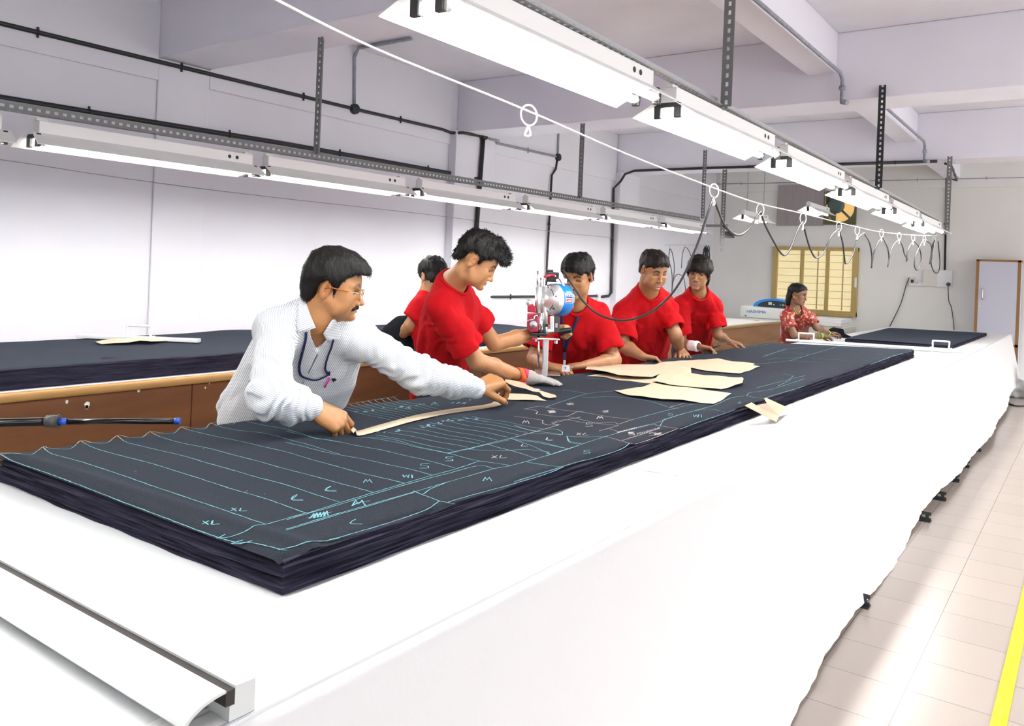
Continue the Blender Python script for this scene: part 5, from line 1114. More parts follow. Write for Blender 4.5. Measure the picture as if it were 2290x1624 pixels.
# ---- man in the striped shirt, measuring with the paper strip
def atXZ(x, X, z):
    ys = np.linspace(620, 1300, 400); zz_ = [atX(x, y, X)[2] for y in ys]; return atX(x, float(np.interp(-z, -np.array(zz_), ys)), X)
SHORT = ([0, .03, .048, .060, .070, .078, .1], [.068, .065, .056, .036, .0, -.028, -.05])
k1z = lambda x, y: (440 + x / 3.2714, 502 + y / 3.2714)
if want(1):
    c1 = atD(743, 645, 2.775); Rh = head_frame(96, 8, 0)
    wrR, wrL = atD(699, 913, 2.60), atD(1067, 869, 3.17)
    elR, elL = atD(602, 890, 2.50), atD(938, 838, 2.98)
    fR = nrm(atD(748, 938, 2.62) - wrR); fL = nrm(atD(1106, 853, 3.22) - wrL)
    st1 = [(-.34, -.02, .0, .15, .11), (-.22, -.0, .0, .165, .13), (-.12, .0, .0, .185, .15), (.12, .03, .01, .20, .155), (.35, .035, .03, .212, .15), (.55, .02, .03, .208, .136), (.72, .005, .015, .185, .115), (.83, 0, 0, .150, .098), (.92, -.004, 0, .112, .082), (1.0, -.008, 0, .082, .070), (1.05, -.01, 0, .072, .064)]
    neck1 = atD(714, 705, 2.78); tv1 = None
    m1 = make_person(dict(label='man with glasses and moustache in a white striped shirt holding a paper strip', R=Rh, c=c1, s=1.0, skin=SK1, face=dict(eye_open=.006, fat=.007, nose=1.18, lip=1.15, fz=.84, back=.022), fcol=dict(brow=.7, beard=.15, lipc=(.40, .19, .16)), gaze=(1, 0, -.05), neck_r=.060, drop=.05,
        neck=neck1, sh=[atD(612, 722, 2.70), atD(822, 742, 2.87)], el=[elR, elL], wr=[wrR, wrL], pel=atXZ(604, -2.62, .88), st=st1, long=True, sleeve=1.0, sleeve_r=(.064, .064), shirt_mat='shirt_striped', shirt_name='striped_shirt', trouser_mat='trousers_grey', fold=.0075, seed=4, sh_h=.0042, neck_hole=.060, chest=True,
        vcut=[(k1z(905, 745), .034), (k1z(898, 805), .028), (k1z(890, 870), .013), (k1z(884, 945), .003)],
        hand_s=1.12, hand=[dict(f=fR, n=-Zv * .75 + FWD * .6 - R0 * .25, curl={'i': (34, 32, 12), 'm': (44, 40, 18), 'r': (55, 48, 20), 'l': (60, 50, 22)}, thumb=((.9, .45, .5), (1, .1, .5), (1, -.15, .35)), spread=.08), dict(f=fL, n=-Zv * .8 - R0 * .35 + FWD * .1, curl={'i': (52, 52, 20), 'm': (58, 56, 25), 'r': (60, 60, 28), 'l': (60, 60, 30)}, thumb=((.75, .55, .6), (.9, .15, .75), (.75, -.15, .75)), spread=.06)],
        hair=dict(poly=[(-.104, .02), (-.102, .07), (-.086, .115), (-.05, .140), (.0, .146), (.05, .136), (.092, .116), (.116, .090), (.122, .070), (.112, .062), (.092, .068), (.072, .066), (.052, .050), (.038, .026), (.026, .004), (.022, -.018), (.012, -.024), (.006, .010), (-.012, .030), (-.034, .014), (-.044, -.030), (-.058, -.052), (-.080, -.060), (-.098, -.048), (-.105, -.01)], width=.093, rough=.003, seed=2, strands=4000, slen=.018, lift=.04, flow=lambda p: np.stack([np.where(p[:, 0] > .02, .7, -.3), np.sign(p[:, 1]) * .15, np.where(p[:, 2] > .09, -.15, -.6)], 1))))
    T1 = m1['t']; W_ = m1['W']
    M = SDF(); hx = m1['head']
    for y in (-1, 1): M.path([W_(.094, 0, -.0585), W_(.0925, y * .013, -.0600), W_(.083, y * .027, -.0675), W_(.076, y * .033, -.0745)], [.0058, .0062, .0055, .003], .003)
    M.op(lambda P: .0012 * noise3(P * [500, 500, 180]), c1, 9, 0, 'd'); mv = M.mesh(W_(.08, 0, -.06) - .06, W_(.08, 0, -.06) + .06, .0016); raw_obj('moustache', mv[0], mv[1], 'hair_black', T1)
    gl = bpy.data.objects.new('eyeglasses', None); COL.objects.link(gl); gl.parent = T1; gl['_o'] = list(T1['_o'])
    for y in (-1, 1):
        ring = [W_(.102, y * .034 + .025 * math.cos(a), -.007 + .022 * math.sin(a)) for a in np.linspace(0, 2 * math.pi, 25)]
        b = MB(); b.tube(ring, .0014, 6, cap=False); b.build('rim', 'glasses_gold', gl)
        b = MB(); b.add(ring[:-1], [tuple(range(24))]); b.build('lens', 'lens', gl)
        b = MB(); b.tube([W_(.101, y * .059, .002), W_(.088, y * .073, .002), W_(.06, y * .078, .002)], .0016, 6); b.build('hinge', 'glasses_gold', gl)
        b = MB(); b.tube(spline([W_(.062, y * .078, .002), W_(.03, y * .080, .003), W_(.0, y * .082, .006), W_(-.02, y * .081, -.004)], 4), .0026, 6); b.build('temple', 'glasses_amber', gl)
    b = MB(); b.tube(spline([W_(.102, .010, .0), W_(.106, 0, .004), W_(.102, -.010, .0)], 4), .0013, 6); b.build('bridge', 'glasses_gold', gl)
    # collar flaps, placket seam, lanyard and pen lie on the shirt
    bv1, hb1 = m1['bvh'], m1['head']
    def drape(x, y, off):
        p = onto(bv1, x, y, off); q = onto(hb1, x, y, off); 
        if p is None: return q
        if q is None: return p
        return p if np.linalg.norm(p - CAMP) < np.linalg.norm(q - CAMP) else q
    def flap(pts, off, name='collar'):
        P = [drape(*k1z(*p), o_) for p, o_ in zip(pts, off)]; P = [p if p is not None else atD(*k1z(*q), 2.74) for p, q in zip(P, pts)]
        bm = bmesh.new(); vs = [bm.verts.new(p) for p in P]; n = len(vs) // 2
        for k in range(n - 1): bm.faces.new([vs[k], vs[k + 1], vs[2 * n - 2 - k], vs[2 * n - 1 - k]])
        bmesh.ops.subdivide_edges(bm, edges=bm.edges[:], cuts=2, use_grid_fill=True); bmesh.ops.recalc_face_normals(bm, faces=bm.faces)
        bmesh.ops.solidify(bm, geom=bm.faces[:], thickness=.0025); me = bpy.data.meshes.new(name); o_ = np.array(T1['_o'])
        for v in bm.verts: v.co -= Vector(o_)
        bm.to_mesh(me); bm.free(); me.materials.append(MATS['shirt_striped']); a = me.attributes.new('stripe', 'FLOAT', 'POINT'); co = np.empty(len(me.vertices) * 3); me.vertices.foreach_get('co', co); co = co.reshape(-1, 3)
        d0 = nrm(P[-1] - P[0]); a.data.foreach_set('value', (co @ nrm(P[n - 1] - P[0])).astype(np.float32)); me.polygons.foreach_set('use_smooth', [True] * len(me.polygons))
        o = bpy.data.objects.new(name, me); COL.objects.link(o); o.parent = T1; return o
    flap([(768, 512), (795, 560), (830, 660), (872, 758), (735, 795), (728, 700), (738, 610), (752, 540)], [.012, .006, .006, .010, .006, .006, .008, .012])
    flap([(985, 700), (950, 760), (925, 800), (958, 862), (1045, 848), (1052, 790), (1035, 730), (1010, 692)], [.008, .008, .010, .008, .006, .006, .008, .012])
    def onshirt(pts, off=.004): return [p for p in (drape(*k1z(*q), off) for q in pts) if p is not None]
    b = MB(); b.tube(spline(onshirt([(885, 950), (860, 1000), (820, 1080), (785, 1150), (755, 1210)], .001), 4), .0016, 5); b.build('placket_seam', 'trousers_grey', T1)
    lan = tag(bpy.data.objects.new('lanyard', None), 'navy lanyard tucked under the collar of the striped shirt', 'lanyard'); 
    L1 = spline(onshirt([(800, 790), (795, 850), (770, 950), (750, 1040), (760, 1100), (800, 1125), (870, 1140), (930, 1120), (965, 1100)], .011), 5); L2 = spline(onshirt([(1000, 842), (985, 900), (955, 980), (940, 1050), (950, 1080), (965, 1100)], .011), 5)
    b = MB(); b.tube(L1, .0045, 6, ell=.5); b.tube(L2, .0036, 6, ell=.5); bpy.data.objects.remove(lan); b.build('lanyard', 'lanyard_navy', T1)
    P = onshirt([(975, 1075), (940, 1090), (975, 1110)], .014); b = MB(); b.prism(P, FWD * .004); b.build('lanyard_knot', 'lanyard_navy', T1)
    b = MB(); b.tube(onshirt([(972, 1122), (968, 1140), (955, 1160), (937, 1193)], .011), .0032, 6); tag(b.build('pen', 'pen_pink', T1), 'pink pen')
    b = MB(); P = onshirt([(985, 1128), (1010, 1125), (1025, 1138), (1000, 1155)], .010); b.prism(P, FWD * .003); b.build('clip', 'steel_rod', T1)

# ---- man with the steel mesh glove, guiding the cutting machine
if want(2):
    c2 = atD(1064, 586, 3.58); wr2R, wr2L = atZ(1172, 843, ZS + .038), atD(1238, 735, 4.37)
    el2R, el2L = atD(1066, 808, 3.68), atD(1106, 768, 4.12)
    m2 = make_person(dict(label='young red-shirted man with spiky hair and a steel mesh glove, bent towards the cutting machine', R=head_frame(90, 29, 0), c=c2, s=.95, skin=SK2, face=dict(eye_open=.0020, dz=-.005, nose=1.0, lip=1.2, fz=.88), fcol=dict(brow=1.0, lipc=(.45, .19, .14), closed=True), gaze=(1, 0, -.6), neck_r=.055,
        neck=atD(1012, 634, 3.66), sh=[atD(985, 672, 3.56), atD(1040, 668, 3.94)], el=[el2R, el2L], wr=[wr2R, wr2L], pel=atXZ(985, -2.66, .87), shirt_mat='tshirt_red', fold=.010, seed=1, sh_h=.0048, sleeve=(.72, .52), sleeve_r=(.066, .086), st=stations(.95, 1.06, hem=-.66),
        hand=[dict(f=R0 * .98 + FWD * .05 - Zv * .10, n=-Zv, curl={k: (4, 8, 6) for k in 'imrl'}, thumb=((.75, .6, .1), (.95, .3, .1), (1, .1, .1)), spread=.03, fat=.9), dict(f=R0 * .75 - FWD * .55 + Zv * .15, n=-Zv * .9 - R0 * .2, curl={'i': (62, 75, 45), 'm': (66, 78, 45), 'r': (68, 78, 45), 'l': (70, 75, 45)}, thumb=((.9, .35, .25), (1, -.1, .35), (1, -.4, .3)), spread=.03)],
        hair=dict(poly=[(-.108, .0), (-.116, .05), (-.108, .095), (-.075, .132), (-.025, .150), (.03, .152), (.085, .136), (.118, .108), (.132, .080), (.126, .060), (.104, .050), (.090, .064), (.068, .062), (.050, .044), (.036, .026), (.022, .008), (.014, .0), (.010, .026), (-.012, .040), (-.034, .036), (-.052, .004), (-.074, -.026), (-.094, -.036), (-.108, -.025)], width=.090, rough=.006, freq=110, seed=7, strands=9000, slen=.017, lift=.3, flow=lambda p: np.stack([.25 + 3 * p[:, 0], p[:, 1] * 2, np.where(p[:, 2] > .09, .3, -.4)], 1), spiky=lambda p: np.where((p[:, 0] > .02) & (p[:, 2] > .06), .38, .02))))
    T2 = m2['t']; H, wr, hs, _ = m2['hands'][0]; G = SDF(); hp = hand_ops(G, wr, H['f'], H['n'], -1, H['curl'], H['thumb'], hs, .03, 1.42); fa = nrm(wr - el2R); G.rc(wr - fa * .012, wr + nrm(H['f']) * .03, .035, .036, .015)
    G.op(lambda P: .0015 * noise3(P * 190), wr, 9, 0, 'd'); P = np.array([wr] + [p for z in hp for p in z]); gv = G.mesh(P.min(0) - .07, P.max(0) + .07, .0032); gv[0][:, 2] = np.maximum(gv[0][:, 2], ZS + .003); raw_obj('mesh_glove', gv[0], gv[1], 'steel_mesh', T2)
    def cuff(name, w0, ax, r, l, th, m_, parent, wob=.12, e=1.0):
        b = MB(); b.smooth = True; u = nrm(np.cross(ax, Zv)); w_ = np.cross(ax, u); n = 28; vs = []; prof = [(r, -l / 2), (r + th, -l / 2 + .002), (r + th * 1.1, 0), (r + th, l / 2 - .002), (r, l / 2)]
        for rr_, h in prof:
            for k in range(n): a = 2 * math.pi * k / n; vs.append(w0 + ax * (h + wob * .03 * math.sin(2 * a)) + (rr_ * (1 + .03 * math.sin(5 * a))) * (math.cos(a) * u * e + math.sin(a) * w_))
        b.add(vs, [(i * n + k, i * n + (k + 1) % n, (i + 1) * n + (k + 1) % n, (i + 1) * n + k) for i in range(4) for k in range(n)]); return b.build(name, m_, parent)
    cuff('wrist_strap', wr - fa * .008, fa, .034, .036, .007, 'strap_red', T2, .5); cuff('wrist_wrap', wr - fa * .043, fa, .0315, .036, .006, 'strap_orange', T2, .3)
    b = MB(); q = wr - fa * .03 - Zv * .035; q[2] = max(q[2], ZS + .012); b.smooth = True; b.tube(spline([q - R0 * .05 + Zv * .028, q - R0 * .02 + Zv * .01 - FWD * .02, q + R0 * .03 - FWD * .03], 4), .014, 8, ell=.25); b.build('strap_end', 'strap_red', T2)

# ---- worker with the identity card behind the machine
if want(3):
    c3 = atD(1292, 618, 4.72); n0 = atD(1287, 676, 4.83)
    wr3R, wr3L = atZ(1222, 818, ZS + .035), atZ(1311, 816, ZS + .030)
    m3 = make_person(dict(label='red-shirted man with a navy lanyard and badge, looking down behind the cutting machine', R=head_frame(-26, 18, 0), c=c3, s=1.0, skin=SK3, face=dict(eye_open=.0018, dz=-.006), fcol=dict(brow=1.0, stache=.55, beard=.2, closed=True), gaze=(1, .1, -.6), neck=n0, sh=[atD(1218, 698, 4.86), atD(1343, 696, 4.92)], el=[atD(1194, 802, 4.82), atD(1374, 806, 4.88)], wr=[wr3R, wr3L], pel=atXZ(1285, -2.70, .85), st=stations(1.06, 1.05, hem=-.6),
        shirt_mat='tshirt_red', fold=.009, seed=11, hq=1.25, sleeve=.74, sleeve_r=(.070, .094), hand=[dict(f=R0 * .95 - FWD * .25 - Zv * .1, n=-Zv + FWD * .2, curl=RELAX, thumb=((.8, .5, .3), (.95, .1, .3), (1, 0, .2))), dict(f=-R0 * .95 - FWD * .25 - Zv * .1, n=-Zv, curl=FLAT, thumb=((.8, .6, .2), (.95, .3, .2), (1, .1, .1)))],
        hair=dict(poly=[(-.118, .02), (-.112, .075), (-.08, .118), (-.03, .142), (.03, .142), (.080, .124), (.106, .092), (.108, .055), (.092, .045), (.060, .038), (.040, .022), (.028, -.006), (.016, -.024), (.008, .010), (-.012, .030), (-.032, .016), (-.045, -.030), (-.065, -.055), (-.095, -.060), (-.118, -.03)], width=.090, rough=.006, seed=21, strands=3500, slen=.016, lift=.2, m_='hair_black', flow=(.3, .2, -.2), side_z=([0, .03, .048, .060, .070, .078, .1], [.062, .060, .050, .030, -.005, -.028, -.05]))))
# ---- broad-shouldered man looking down
if want(4):
    c4 = atD(1462, 604, 5.22); wr4R, wr4L = atZ(1436, 797, ZS + .035), atZ(1521, 782, ZS + .045)
    m4 = make_person(dict(label='broad short-haired man in a red T-shirt, looking down beside the slim youth', R=head_frame(24, 22, 3), c=c4, s=.97, skin=SK4, face=dict(eye_open=.0018, dz=-.006, fat=.009), fcol=dict(brow=1.0, stache=.7, beard=.25, closed=True), gaze=(1, -.1, -.6), neck_r=.064, neck=atD(1450, 648, 5.36), sh=[atD(1394, 692, 5.36), atD(1490, 684, 5.52)], el=[atD(1392, 772, 5.34), atD(1510, 748, 5.46)], wr=[wr4R, wr4L], pel=atXZ(1432, -2.70, .85),
        shirt_mat='tshirt_red', fold=.010, seed=17, hq=1.1, sleeve=.74, sleeve_r=(.074, .096), arm=1.1, st=stations(1.12, 1.15, .02, hem=-.6),
        hand=[dict(f=R0 * .95 + FWD * .1 - Zv * .12, n=-Zv - FWD * .2, curl=RELAX, thumb=((.8, .6, .2), (.95, .3, .2), (1, .1, .1))), dict(f=R0 * .1 - FWD * .9 - Zv * .3, n=-Zv + FWD * .25, curl={'i': (15, 30, 15), 'm': (18, 30, 15), 'r': (20, 32, 15), 'l': (20, 32, 15)}, thumb=((.8, .6, .2), (.95, .3, .2), (1, .1, .1)), spread=.22)],
        hair=dict(poly=[(-.114, .02), (-.110, .075), (-.085, .116), (-.03, .138), (.03, .138), (.078, .122), (.104, .094), (.108, .055), (.088, .045), (.062, .040), (.040, .024), (.030, -.004), (.018, -.028), (.008, .005), (-.012, .028), (-.032, .012), (-.048, -.035), (-.068, -.055), (-.095, -.058), (-.114, -.03)], width=.083, rough=.004, seed=31, strands=3000, slen=.012, lift=.15, m_='hair_brown', flow=(.2, .2, -.2), side_z=SHORT)))
# ---- boy with the white wristband
if want(5):
    c5 = atD(1563, 612, 5.92); wr5R, wr5L = atZ(1562, 775, ZS + .045), atZ(1631, 764, ZS + .04)
    m5 = make_person(dict(label='slim youth in a red T-shirt with a long fringe and a white wristband', R=head_frame(-24, 6, -4), c=c5, s=.98, skin=SK5, face=dict(eye_open=.0037, dz=-.001, fat=-.004, lip=1.2), fcol=dict(brow=.9, stache=.35, lipc=(.38, .16, .13)), gaze=(1, .25, -.15), neck_r=.050, adam=True, neck=atD(1562, 655, 6.0), sh=[atD(1521, 677, 6.0), atD(1597, 676, 6.1)], el=[atD(1524, 770, 6.06), atD(1606, 750, 6.1)], wr=[wr5R, wr5L], pel=atXZ(1548, -2.66, .85),
        shirt_mat='tshirt_red', fold=.009, seed=23, hq=1.1, sleeve=.68, sleeve_r=(.064, .082), arm=.86, st=stations(.92, .92, hem=-.55),
        hand=[dict(f=R0 * .96 - FWD * .1 - Zv * .15, n=-Zv - FWD * .3, curl=RELAX, thumb=((.8, .5, .3), (.95, .1, .3), (1, 0, .2))), dict(f=R0 * .9 - FWD * .35 - Zv * .2, n=-Zv, curl=RELAX, thumb=((.8, .5, .3), (.95, .1, .3), (1, 0, .2)))],
        hair=dict(poly=[(-.120, .0), (-.120, .07), (-.09, .120), (-.03, .144), (.03, .144), (.082, .124), (.112, .088), (.116, .045), (.110, .015), (.088, .005), (.068, .000), (.050, -.010), (.040, -.020), (.026, -.030), (.012, -.010), (-.012, .010), (-.030, -.010), (-.040, -.050), (-.050, -.082), (-.085, -.088), (-.116, -.055)], width=.093, rough=.004, seed=41, strands=5000, slen=.026, lift=.05, m_='hair_brown', flow=(.5, .35, -.6), side_z=([0, .02, .04, .058, .070, .08, .1], [.030, .024, .022, .018, -.002, -.03, -.06]))))
    w0, ax = wr5R, nrm(wr5R - atD(1524, 770, 6.06))
    b = MB(); b.smooth = True; b.lathe([(.028, -.085), (.036, -.083), (.039, -.06), (.038, -.035), (.041, -.012), (.036, .0), (.028, .002)], w0, ax, 20); b.build('wristband', 'towel_white', m5['t'])
    b = MB(); b.smooth = True; ax2 = nrm(wr5L - atD(1606, 750, 6.1)); b.lathe([(.024, -.006), (.0275, 0), (.024, .006)], wr5L - ax2 * .01, ax2, 16); b.build('bracelet', 'thread_dark', m5['t'])
# ---- woman in the sari, straightening the far lay
if want(6):
    c6 = atD(1784, 658, 8.40); wr6R, wr6L = atZ(1838, 752, ZT + .055), atZ(1852, 745, ZT + .06); n6 = atD(1777, 692, 8.45)
    def sari(vv, pel, tu, tl, tf):
        p = vv - pel; L = np.linalg.norm(n6 - pel); z = p @ tu / L; x = p @ tl; f_ = p @ tf; q = x + .55 * (z - .62)          # the pallu crosses from his right hip to the left shoulder
        return np.where((q > 0) & (f_ > 0), .06, -.02) + .12 * np.exp(-((q) / .012) ** 2) * (f_ > 0)
    m6 = make_person(dict(label='woman in a red and gold sari handling dark cloth at the far table end', R=head_frame(52, 12, 0), c=c6, s=.92, skin=SKW, face=dict(eye_open=.0045, female=True, nose=.85, lip=1.15), fcol=dict(brow=1.0, bindi=True, lipc=(.22, .07, .06)), gaze=(1, 0, -.4), neck_r=.046, neck=n6, sh=[atD(1757, 706, 8.38), atD(1811, 706, 8.55)], el=[atD(1776, 749, 8.3), atD(1826, 733, 8.5)], wr=[wr6R, wr6L], pel=atXZ(1778, -2.68, .80),
        shirt_mat='saree', shirt_name='sari_drape', saree=sari, fold=.006, seed=33, hq=1.1, sleeve=.60, sleeve_r=(.062, .066), arm=.82, drop=.03, st=stations(.82, .98, .0), skirt=True, trouser_mat='saree', neck_hole=.066, neck_f=.035,
        hand=[dict(f=R0 * .95 + FWD * .05 - Zv * .12, n=-Zv - FWD * .2, curl=RELAX, thumb=((.8, .5, .3), (.95, .1, .3), (1, 0, .2))), dict(f=R0 * .95 + FWD * .05 + Zv * .05, n=-Zv, curl=RELAX, thumb=((.8, .5, .3), (.95, .1, .3), (1, 0, .2)))], hand_s=.95,
        hair=dict(poly=[(-.112, .0), (-.112, .06), (-.085, .105), (-.03, .124), (.03, .120), (.070, .096), (.084, .072), (.070, .062), (.056, .050), (.040, .026), (.022, .010), (.004, .012), (-.012, .014), (-.030, -.010), (-.046, -.06), (-.052, -.12), (-.064, -.150), (-.096, -.155), (-.112, -.10), (-.116, -.04)], width=.083, rough=.0015, seed=51, strands=1500, slen=.03, lift=.02, m_='hair_black', flow=(-.7, 0, -.5), side_z=([0, .03, .05, .065, .08, .1], [.070, .060, .045, .02, .008, .0]))))
    T6 = m6['t']; W6 = m6['W']
    for y in (-1, 1): b = MB(); b.lathe([(0, -.006), (.008, -.003), (.008, .003), (0, .006)], W6(-.006, y * .084, -.036), V(0, 0, 1), 10); b.build('earring', 'gold', T6)
    b = MB(); q = onto(m6['head'], 1783, 700, .004); nl = [onto(m6['head'], x, y, .003) for x, y in ((1775, 688), (1778, 695), (1783, 702), (1788, 697), (1791, 690))]; nl = [p for p in nl if p is not None]
    if len(nl) > 2: b.tube(spline(nl, 4), .003, 6); b.build('necklace', 'gold', T6)
    for w0, e0, cols_ in ((wr6R, atD(1776, 749, 8.3), ('bangle_green', 'bangle_green', 'bangle_dark', 'bangle_green')), (wr6L, atD(1826, 733, 8.5), ('bangle_green', 'bangle_green'))):
        ax = nrm(w0 - e0)
        for k, m_ in enumerate(cols_): b = MB(); b.smooth = True; b.lathe([(.025, -.005), (.032, -.004), (.032, .004), (.025, .005)], w0 - ax * (.012 + .016 * k), ax, 18); b.build('bangle', m_, T6)
    q = atZ(1880, 746, ZT + .05); b = MB(); Pq = [q + R0 * x + Zv * z for x, z in ((-.05, .03), (.0, .055), (.03, .05), (.05, .0), (.12, -.03), (.2, -.04), (.0, -.045), (-.06, -.03))]; b.prism(Pq, FWD * .22); tag(b.build('fabric_edge', 'cloth_black', bevel=.006), 'bunched dark cloth edge lifted in the sari-clad woman’s fingers', 'fabric')
# ---- worker behind, at the far table
if want(7):
    c7_ = atD(968, 619, 5.4); n7 = atD(958, 655, 5.4)
    m7 = make_person(dict(label='red-shirted worker half hidden behind the glove-wearing man, facing the wall-side table', R=head_frame(-150, 25, 0), c=c7_, s=.98, skin=SK3, face=dict(eye_open=.003), gaze=(1, 0, -.3), neck=n7, sh=[atD(1000, 672, 5.5), atD(938, 672, 5.3)], el=[atD(1005, 730, 5.6), atD(917, 728, 5.3)], wr=[atD(960, 765, 5.7), atD(900, 752, 5.52)], pel=atD(982, 790, 5.4),
        shirt_mat='tshirt_red', fold=.007, seed=61, bare_neck=True, hq=1.5, sleeve=.55, sleeve_r=(.066, .078), hand=[dict(f=-R0 + FWD * .3, n=-Zv, curl=RELAX, thumb=((.8, .5, .3), (.95, .1, .3), (1, 0, .2))), dict(f=-R0 * .8 + FWD * .4 - Zv * .3, n=-Zv, curl=RELAX, thumb=((.8, .5, .3), (.95, .1, .3), (1, 0, .2)))],
        hair=dict(poly=[(-.118, .0), (-.116, .07), (-.09, .118), (-.03, .140), (.03, .138), (.078, .120), (.102, .090), (.104, .060), (.08, .05), (.060, .040), (.040, .024), (.028, -.004), (.012, -.010), (-.012, .028), (-.032, .012), (-.048, -.045), (-.068, -.075), (-.095, -.075), (-.116, -.05)], width=.092, rough=.006, seed=61, strands=2500, slen=.016, lift=.15, flow=(.2, 0, -.3))))
# ================================================================== cutting machine
MO = atZ(1224, 840, ZS); MD = 4.23
def mc(x, y, dep=0.0): return atD(1140 + x / 5.411, 580 + y / 5.411, MD + dep)
t = thing('cutting_machine', MO, 'upright electric cloth cutting machine with a blue motor band and a long straight blade', 'machine')
AX = nrm(-R0 * .80 - FWD * .58 + Zv * .03); U = 1 / 5.411 / F * MD     # metres per zoomed pixel
b = MB(); b.smooth = False
q = mc(430, 1395); q = V(MO[0], MO[1], ZS + .004); Rm = np.stack([R0, FWD, U0], 1)
b.box(q + FWD * .03 + [0, 0, .006], (.13, .22, .010), Rm); b.build('base_plate', 'steel_bright', t, bevel=.003)
b = MB(); b.box((mc(430, 985) + V(*mc(430, 1330)[:2], ZS + .012)) / 2, (.030, .012, abs(mc(430, 975)[2] - ZS)), Rm); b.build('standard', 'aluminium', t, bevel=.002)
b = MB(); b.box((mc(402, 985) + mc(402, 1330)) / 2, (.006, .020, mc(402, 985)[2] - mc(402, 1320)[2]), Rm); b.build('blade', 'steel_bright', t)
b = MB(); b.tube([mc(348, 900, -.03), mc(345, 1305, -.03)], 14 * U, 10); b.build('presser_rod', 'steel_rod', t)
for x, y0, y1, r, m_, nm, dp in ((343, 335, 655, 38, 'aluminium', 'guide_column', -.02), (425, 325, 890, 40, 'aluminium', 'main_column', -.01), (338, 140, 340, 12, 'steel_rod', 'lift_rod', -.02), (374, 225, 340, 10, 'steel_rod', 'guide_rod', .0), (368, 650, 890, 34, 'steel_bright', 'lower_column', -.03)):
    b = MB(); b.tube([mc(x, y0, dp), mc(x, y1, dp)], r * U, 16); b.build(nm, m_, t)
b = MB(); b.prism([mc(x, y, -.045) for x, y in ((215, 655), (330, 650), (345, 690), (345, 880), (250, 885), (208, 830))], FWD * .06); hs = b.build('sharpener_housing', 'machine_red', t, bevel=.004)
b = MB(); b.lathe([(0, .0), (50 * U, .0), (46 * U, .006), (0, .008)], mc(285, 790, -.045), -FWD, 20); b.build('emblem', 'steel_bright', hs)
b = MB(); b.lathe([(0, .001), (8 * U, .001), (7 * U, .004), (0, .005)], mc(258, 850, -.045), -FWD, 10); b.build('screw', 'machine_black', hs)
b = MB(); b.prism([mc(x, y, -.04) for x, y in ((215, 560), (280, 540), (320, 590), (320, 645), (215, 640))], FWD * .05); b.build('sharpener_cap', 'machine_red', t, bevel=.004)
b = MB(); b.tube(spline([mc(215, 745, -.05), mc(250, 735, -.055), mc(290, 725, -.055), mc(300, 690, -.055), mc(335, 680, -.05)], 4), 11 * U, 8); b.build('trip_lever', 'steel_bright', t)
b = MB(); b.smooth = True; b.lathe([(0, .03), (20 * U, .028), (36 * U, .015), (40 * U, 0)], mc(250, 545, -.02), -R0 * .6 + Zv * .7, 16); b.build('dome', 'aluminium', t)
# motor
mcn = mc(560, 488, .02); rr = 190 * U; b = MB(); b.smooth = True
b.lathe([(0, .078), (rr * .45, .078), (rr * .52, .070), (rr * .80, .062), (rr * .88, .050), (rr * .96, .044), (rr, .036), (rr, .010)], mcn, AX, 40); fc = b.build('motor_face', 'aluminium', t)
b = MB(); b.smooth = True; b.lathe([(rr * .99, .012), (rr * 1.02, .010), (rr * 1.02, -.052), (rr * .99, -.054)], mcn, AX, 40); bd = b.build('motor_band', 'machine_blue', t)
b = MB(); b.smooth = True; b.lathe([(rr * .99, -.052), (rr * .94, -.066), (rr * .7, -.076), (0, -.08)], mcn, AX, 40); b.build('motor_back', 'steel_bright', t)
e1 = nrm(np.cross(AX, U0)); e2 = np.cross(AX, e1); e2 = e2 if e2[2] > 0 else -e2; e1 = e1 if e1 @ R0 > 0 else -e1
for a0, a1 in ((20, 60), (75, 112), (250, 285), (300, 335)):     # cooling slots
    b = MB(); n = 8; A = [math.radians(a0 + (a1 - a0) * k / n) for k in range(n + 1)]
    vs = [mcn + AX * h + rr * f * (math.cos(a) * e1 + math.sin(a) * e2) for f, h in ((.74, .0655), (.79, .0645)) for a in A]; b.add(vs, [(k, k + 1, n + 2 + k, n + 1 + k) for k in range(n)]); b.build('vent_slot', 'machine_black', fc)
b = MB(); b.lathe([(0, .0795), (rr * .06, .0795), (0, .083)], mcn + rr * .38 * (-.35 * e1 + .9 * e2), AX, 10); b.build('red_dot', 'label_red', fc)
for ang in (15, 95, 200, 320):
    a = math.radians(ang); b = MB(); b.lathe([(0, .054), (rr * .055, .054), (rr * .05, .060), (0, .060)], mcn + rr * .86 * (math.cos(a) * e1 + math.sin(a) * e2), AX, 8); b.build('bolt', 'machine_black', fc)
# labels on the blue band, towards the viewer
def band_patch(z0, z1, h0, h1, m_, off=1.028):
    cdir = nrm(-FWD - AX * np.dot(-FWD, AX)); up = nrm(U0 - AX * np.dot(U0, AX)); n = 6; b = MB()
    vs = []
    for k in range(n + 1):
        a = math.radians(z0 + (z1 - z0) * k / n); d = math.cos(a) * cdir + math.sin(a) * up
        for h in (h0, h1): vs.append(mcn + AX * h + d * rr * off)
    b.add(vs, [(2 * k, 2 * k + 1, 2 * k + 3, 2 * k + 2) for k in range(n)]); return b.build('label', m_, bd)
band_patch(-8, 26, -.046, .004, 'label_white'); band_patch(10, 16, -.043, .001, 'label_navy', 1.031); band_patch(-2, 7, -.042, .0, 'label_red', 1.031); band_patch(-7, -4, -.043, .001, 'label_navy', 1.031); band_patch(0, 2, -.034, -.012, 'label_white', 1.033)
for k in range(4): band_patch(18, 23, -.042 + k * .011, -.036 + k * .011, 'label_navy', 1.031)
band_patch(32, 40, -.036, -.01, 'tube_cap'); band_patch(46, 56, -.034, -.012, 'label_navy')
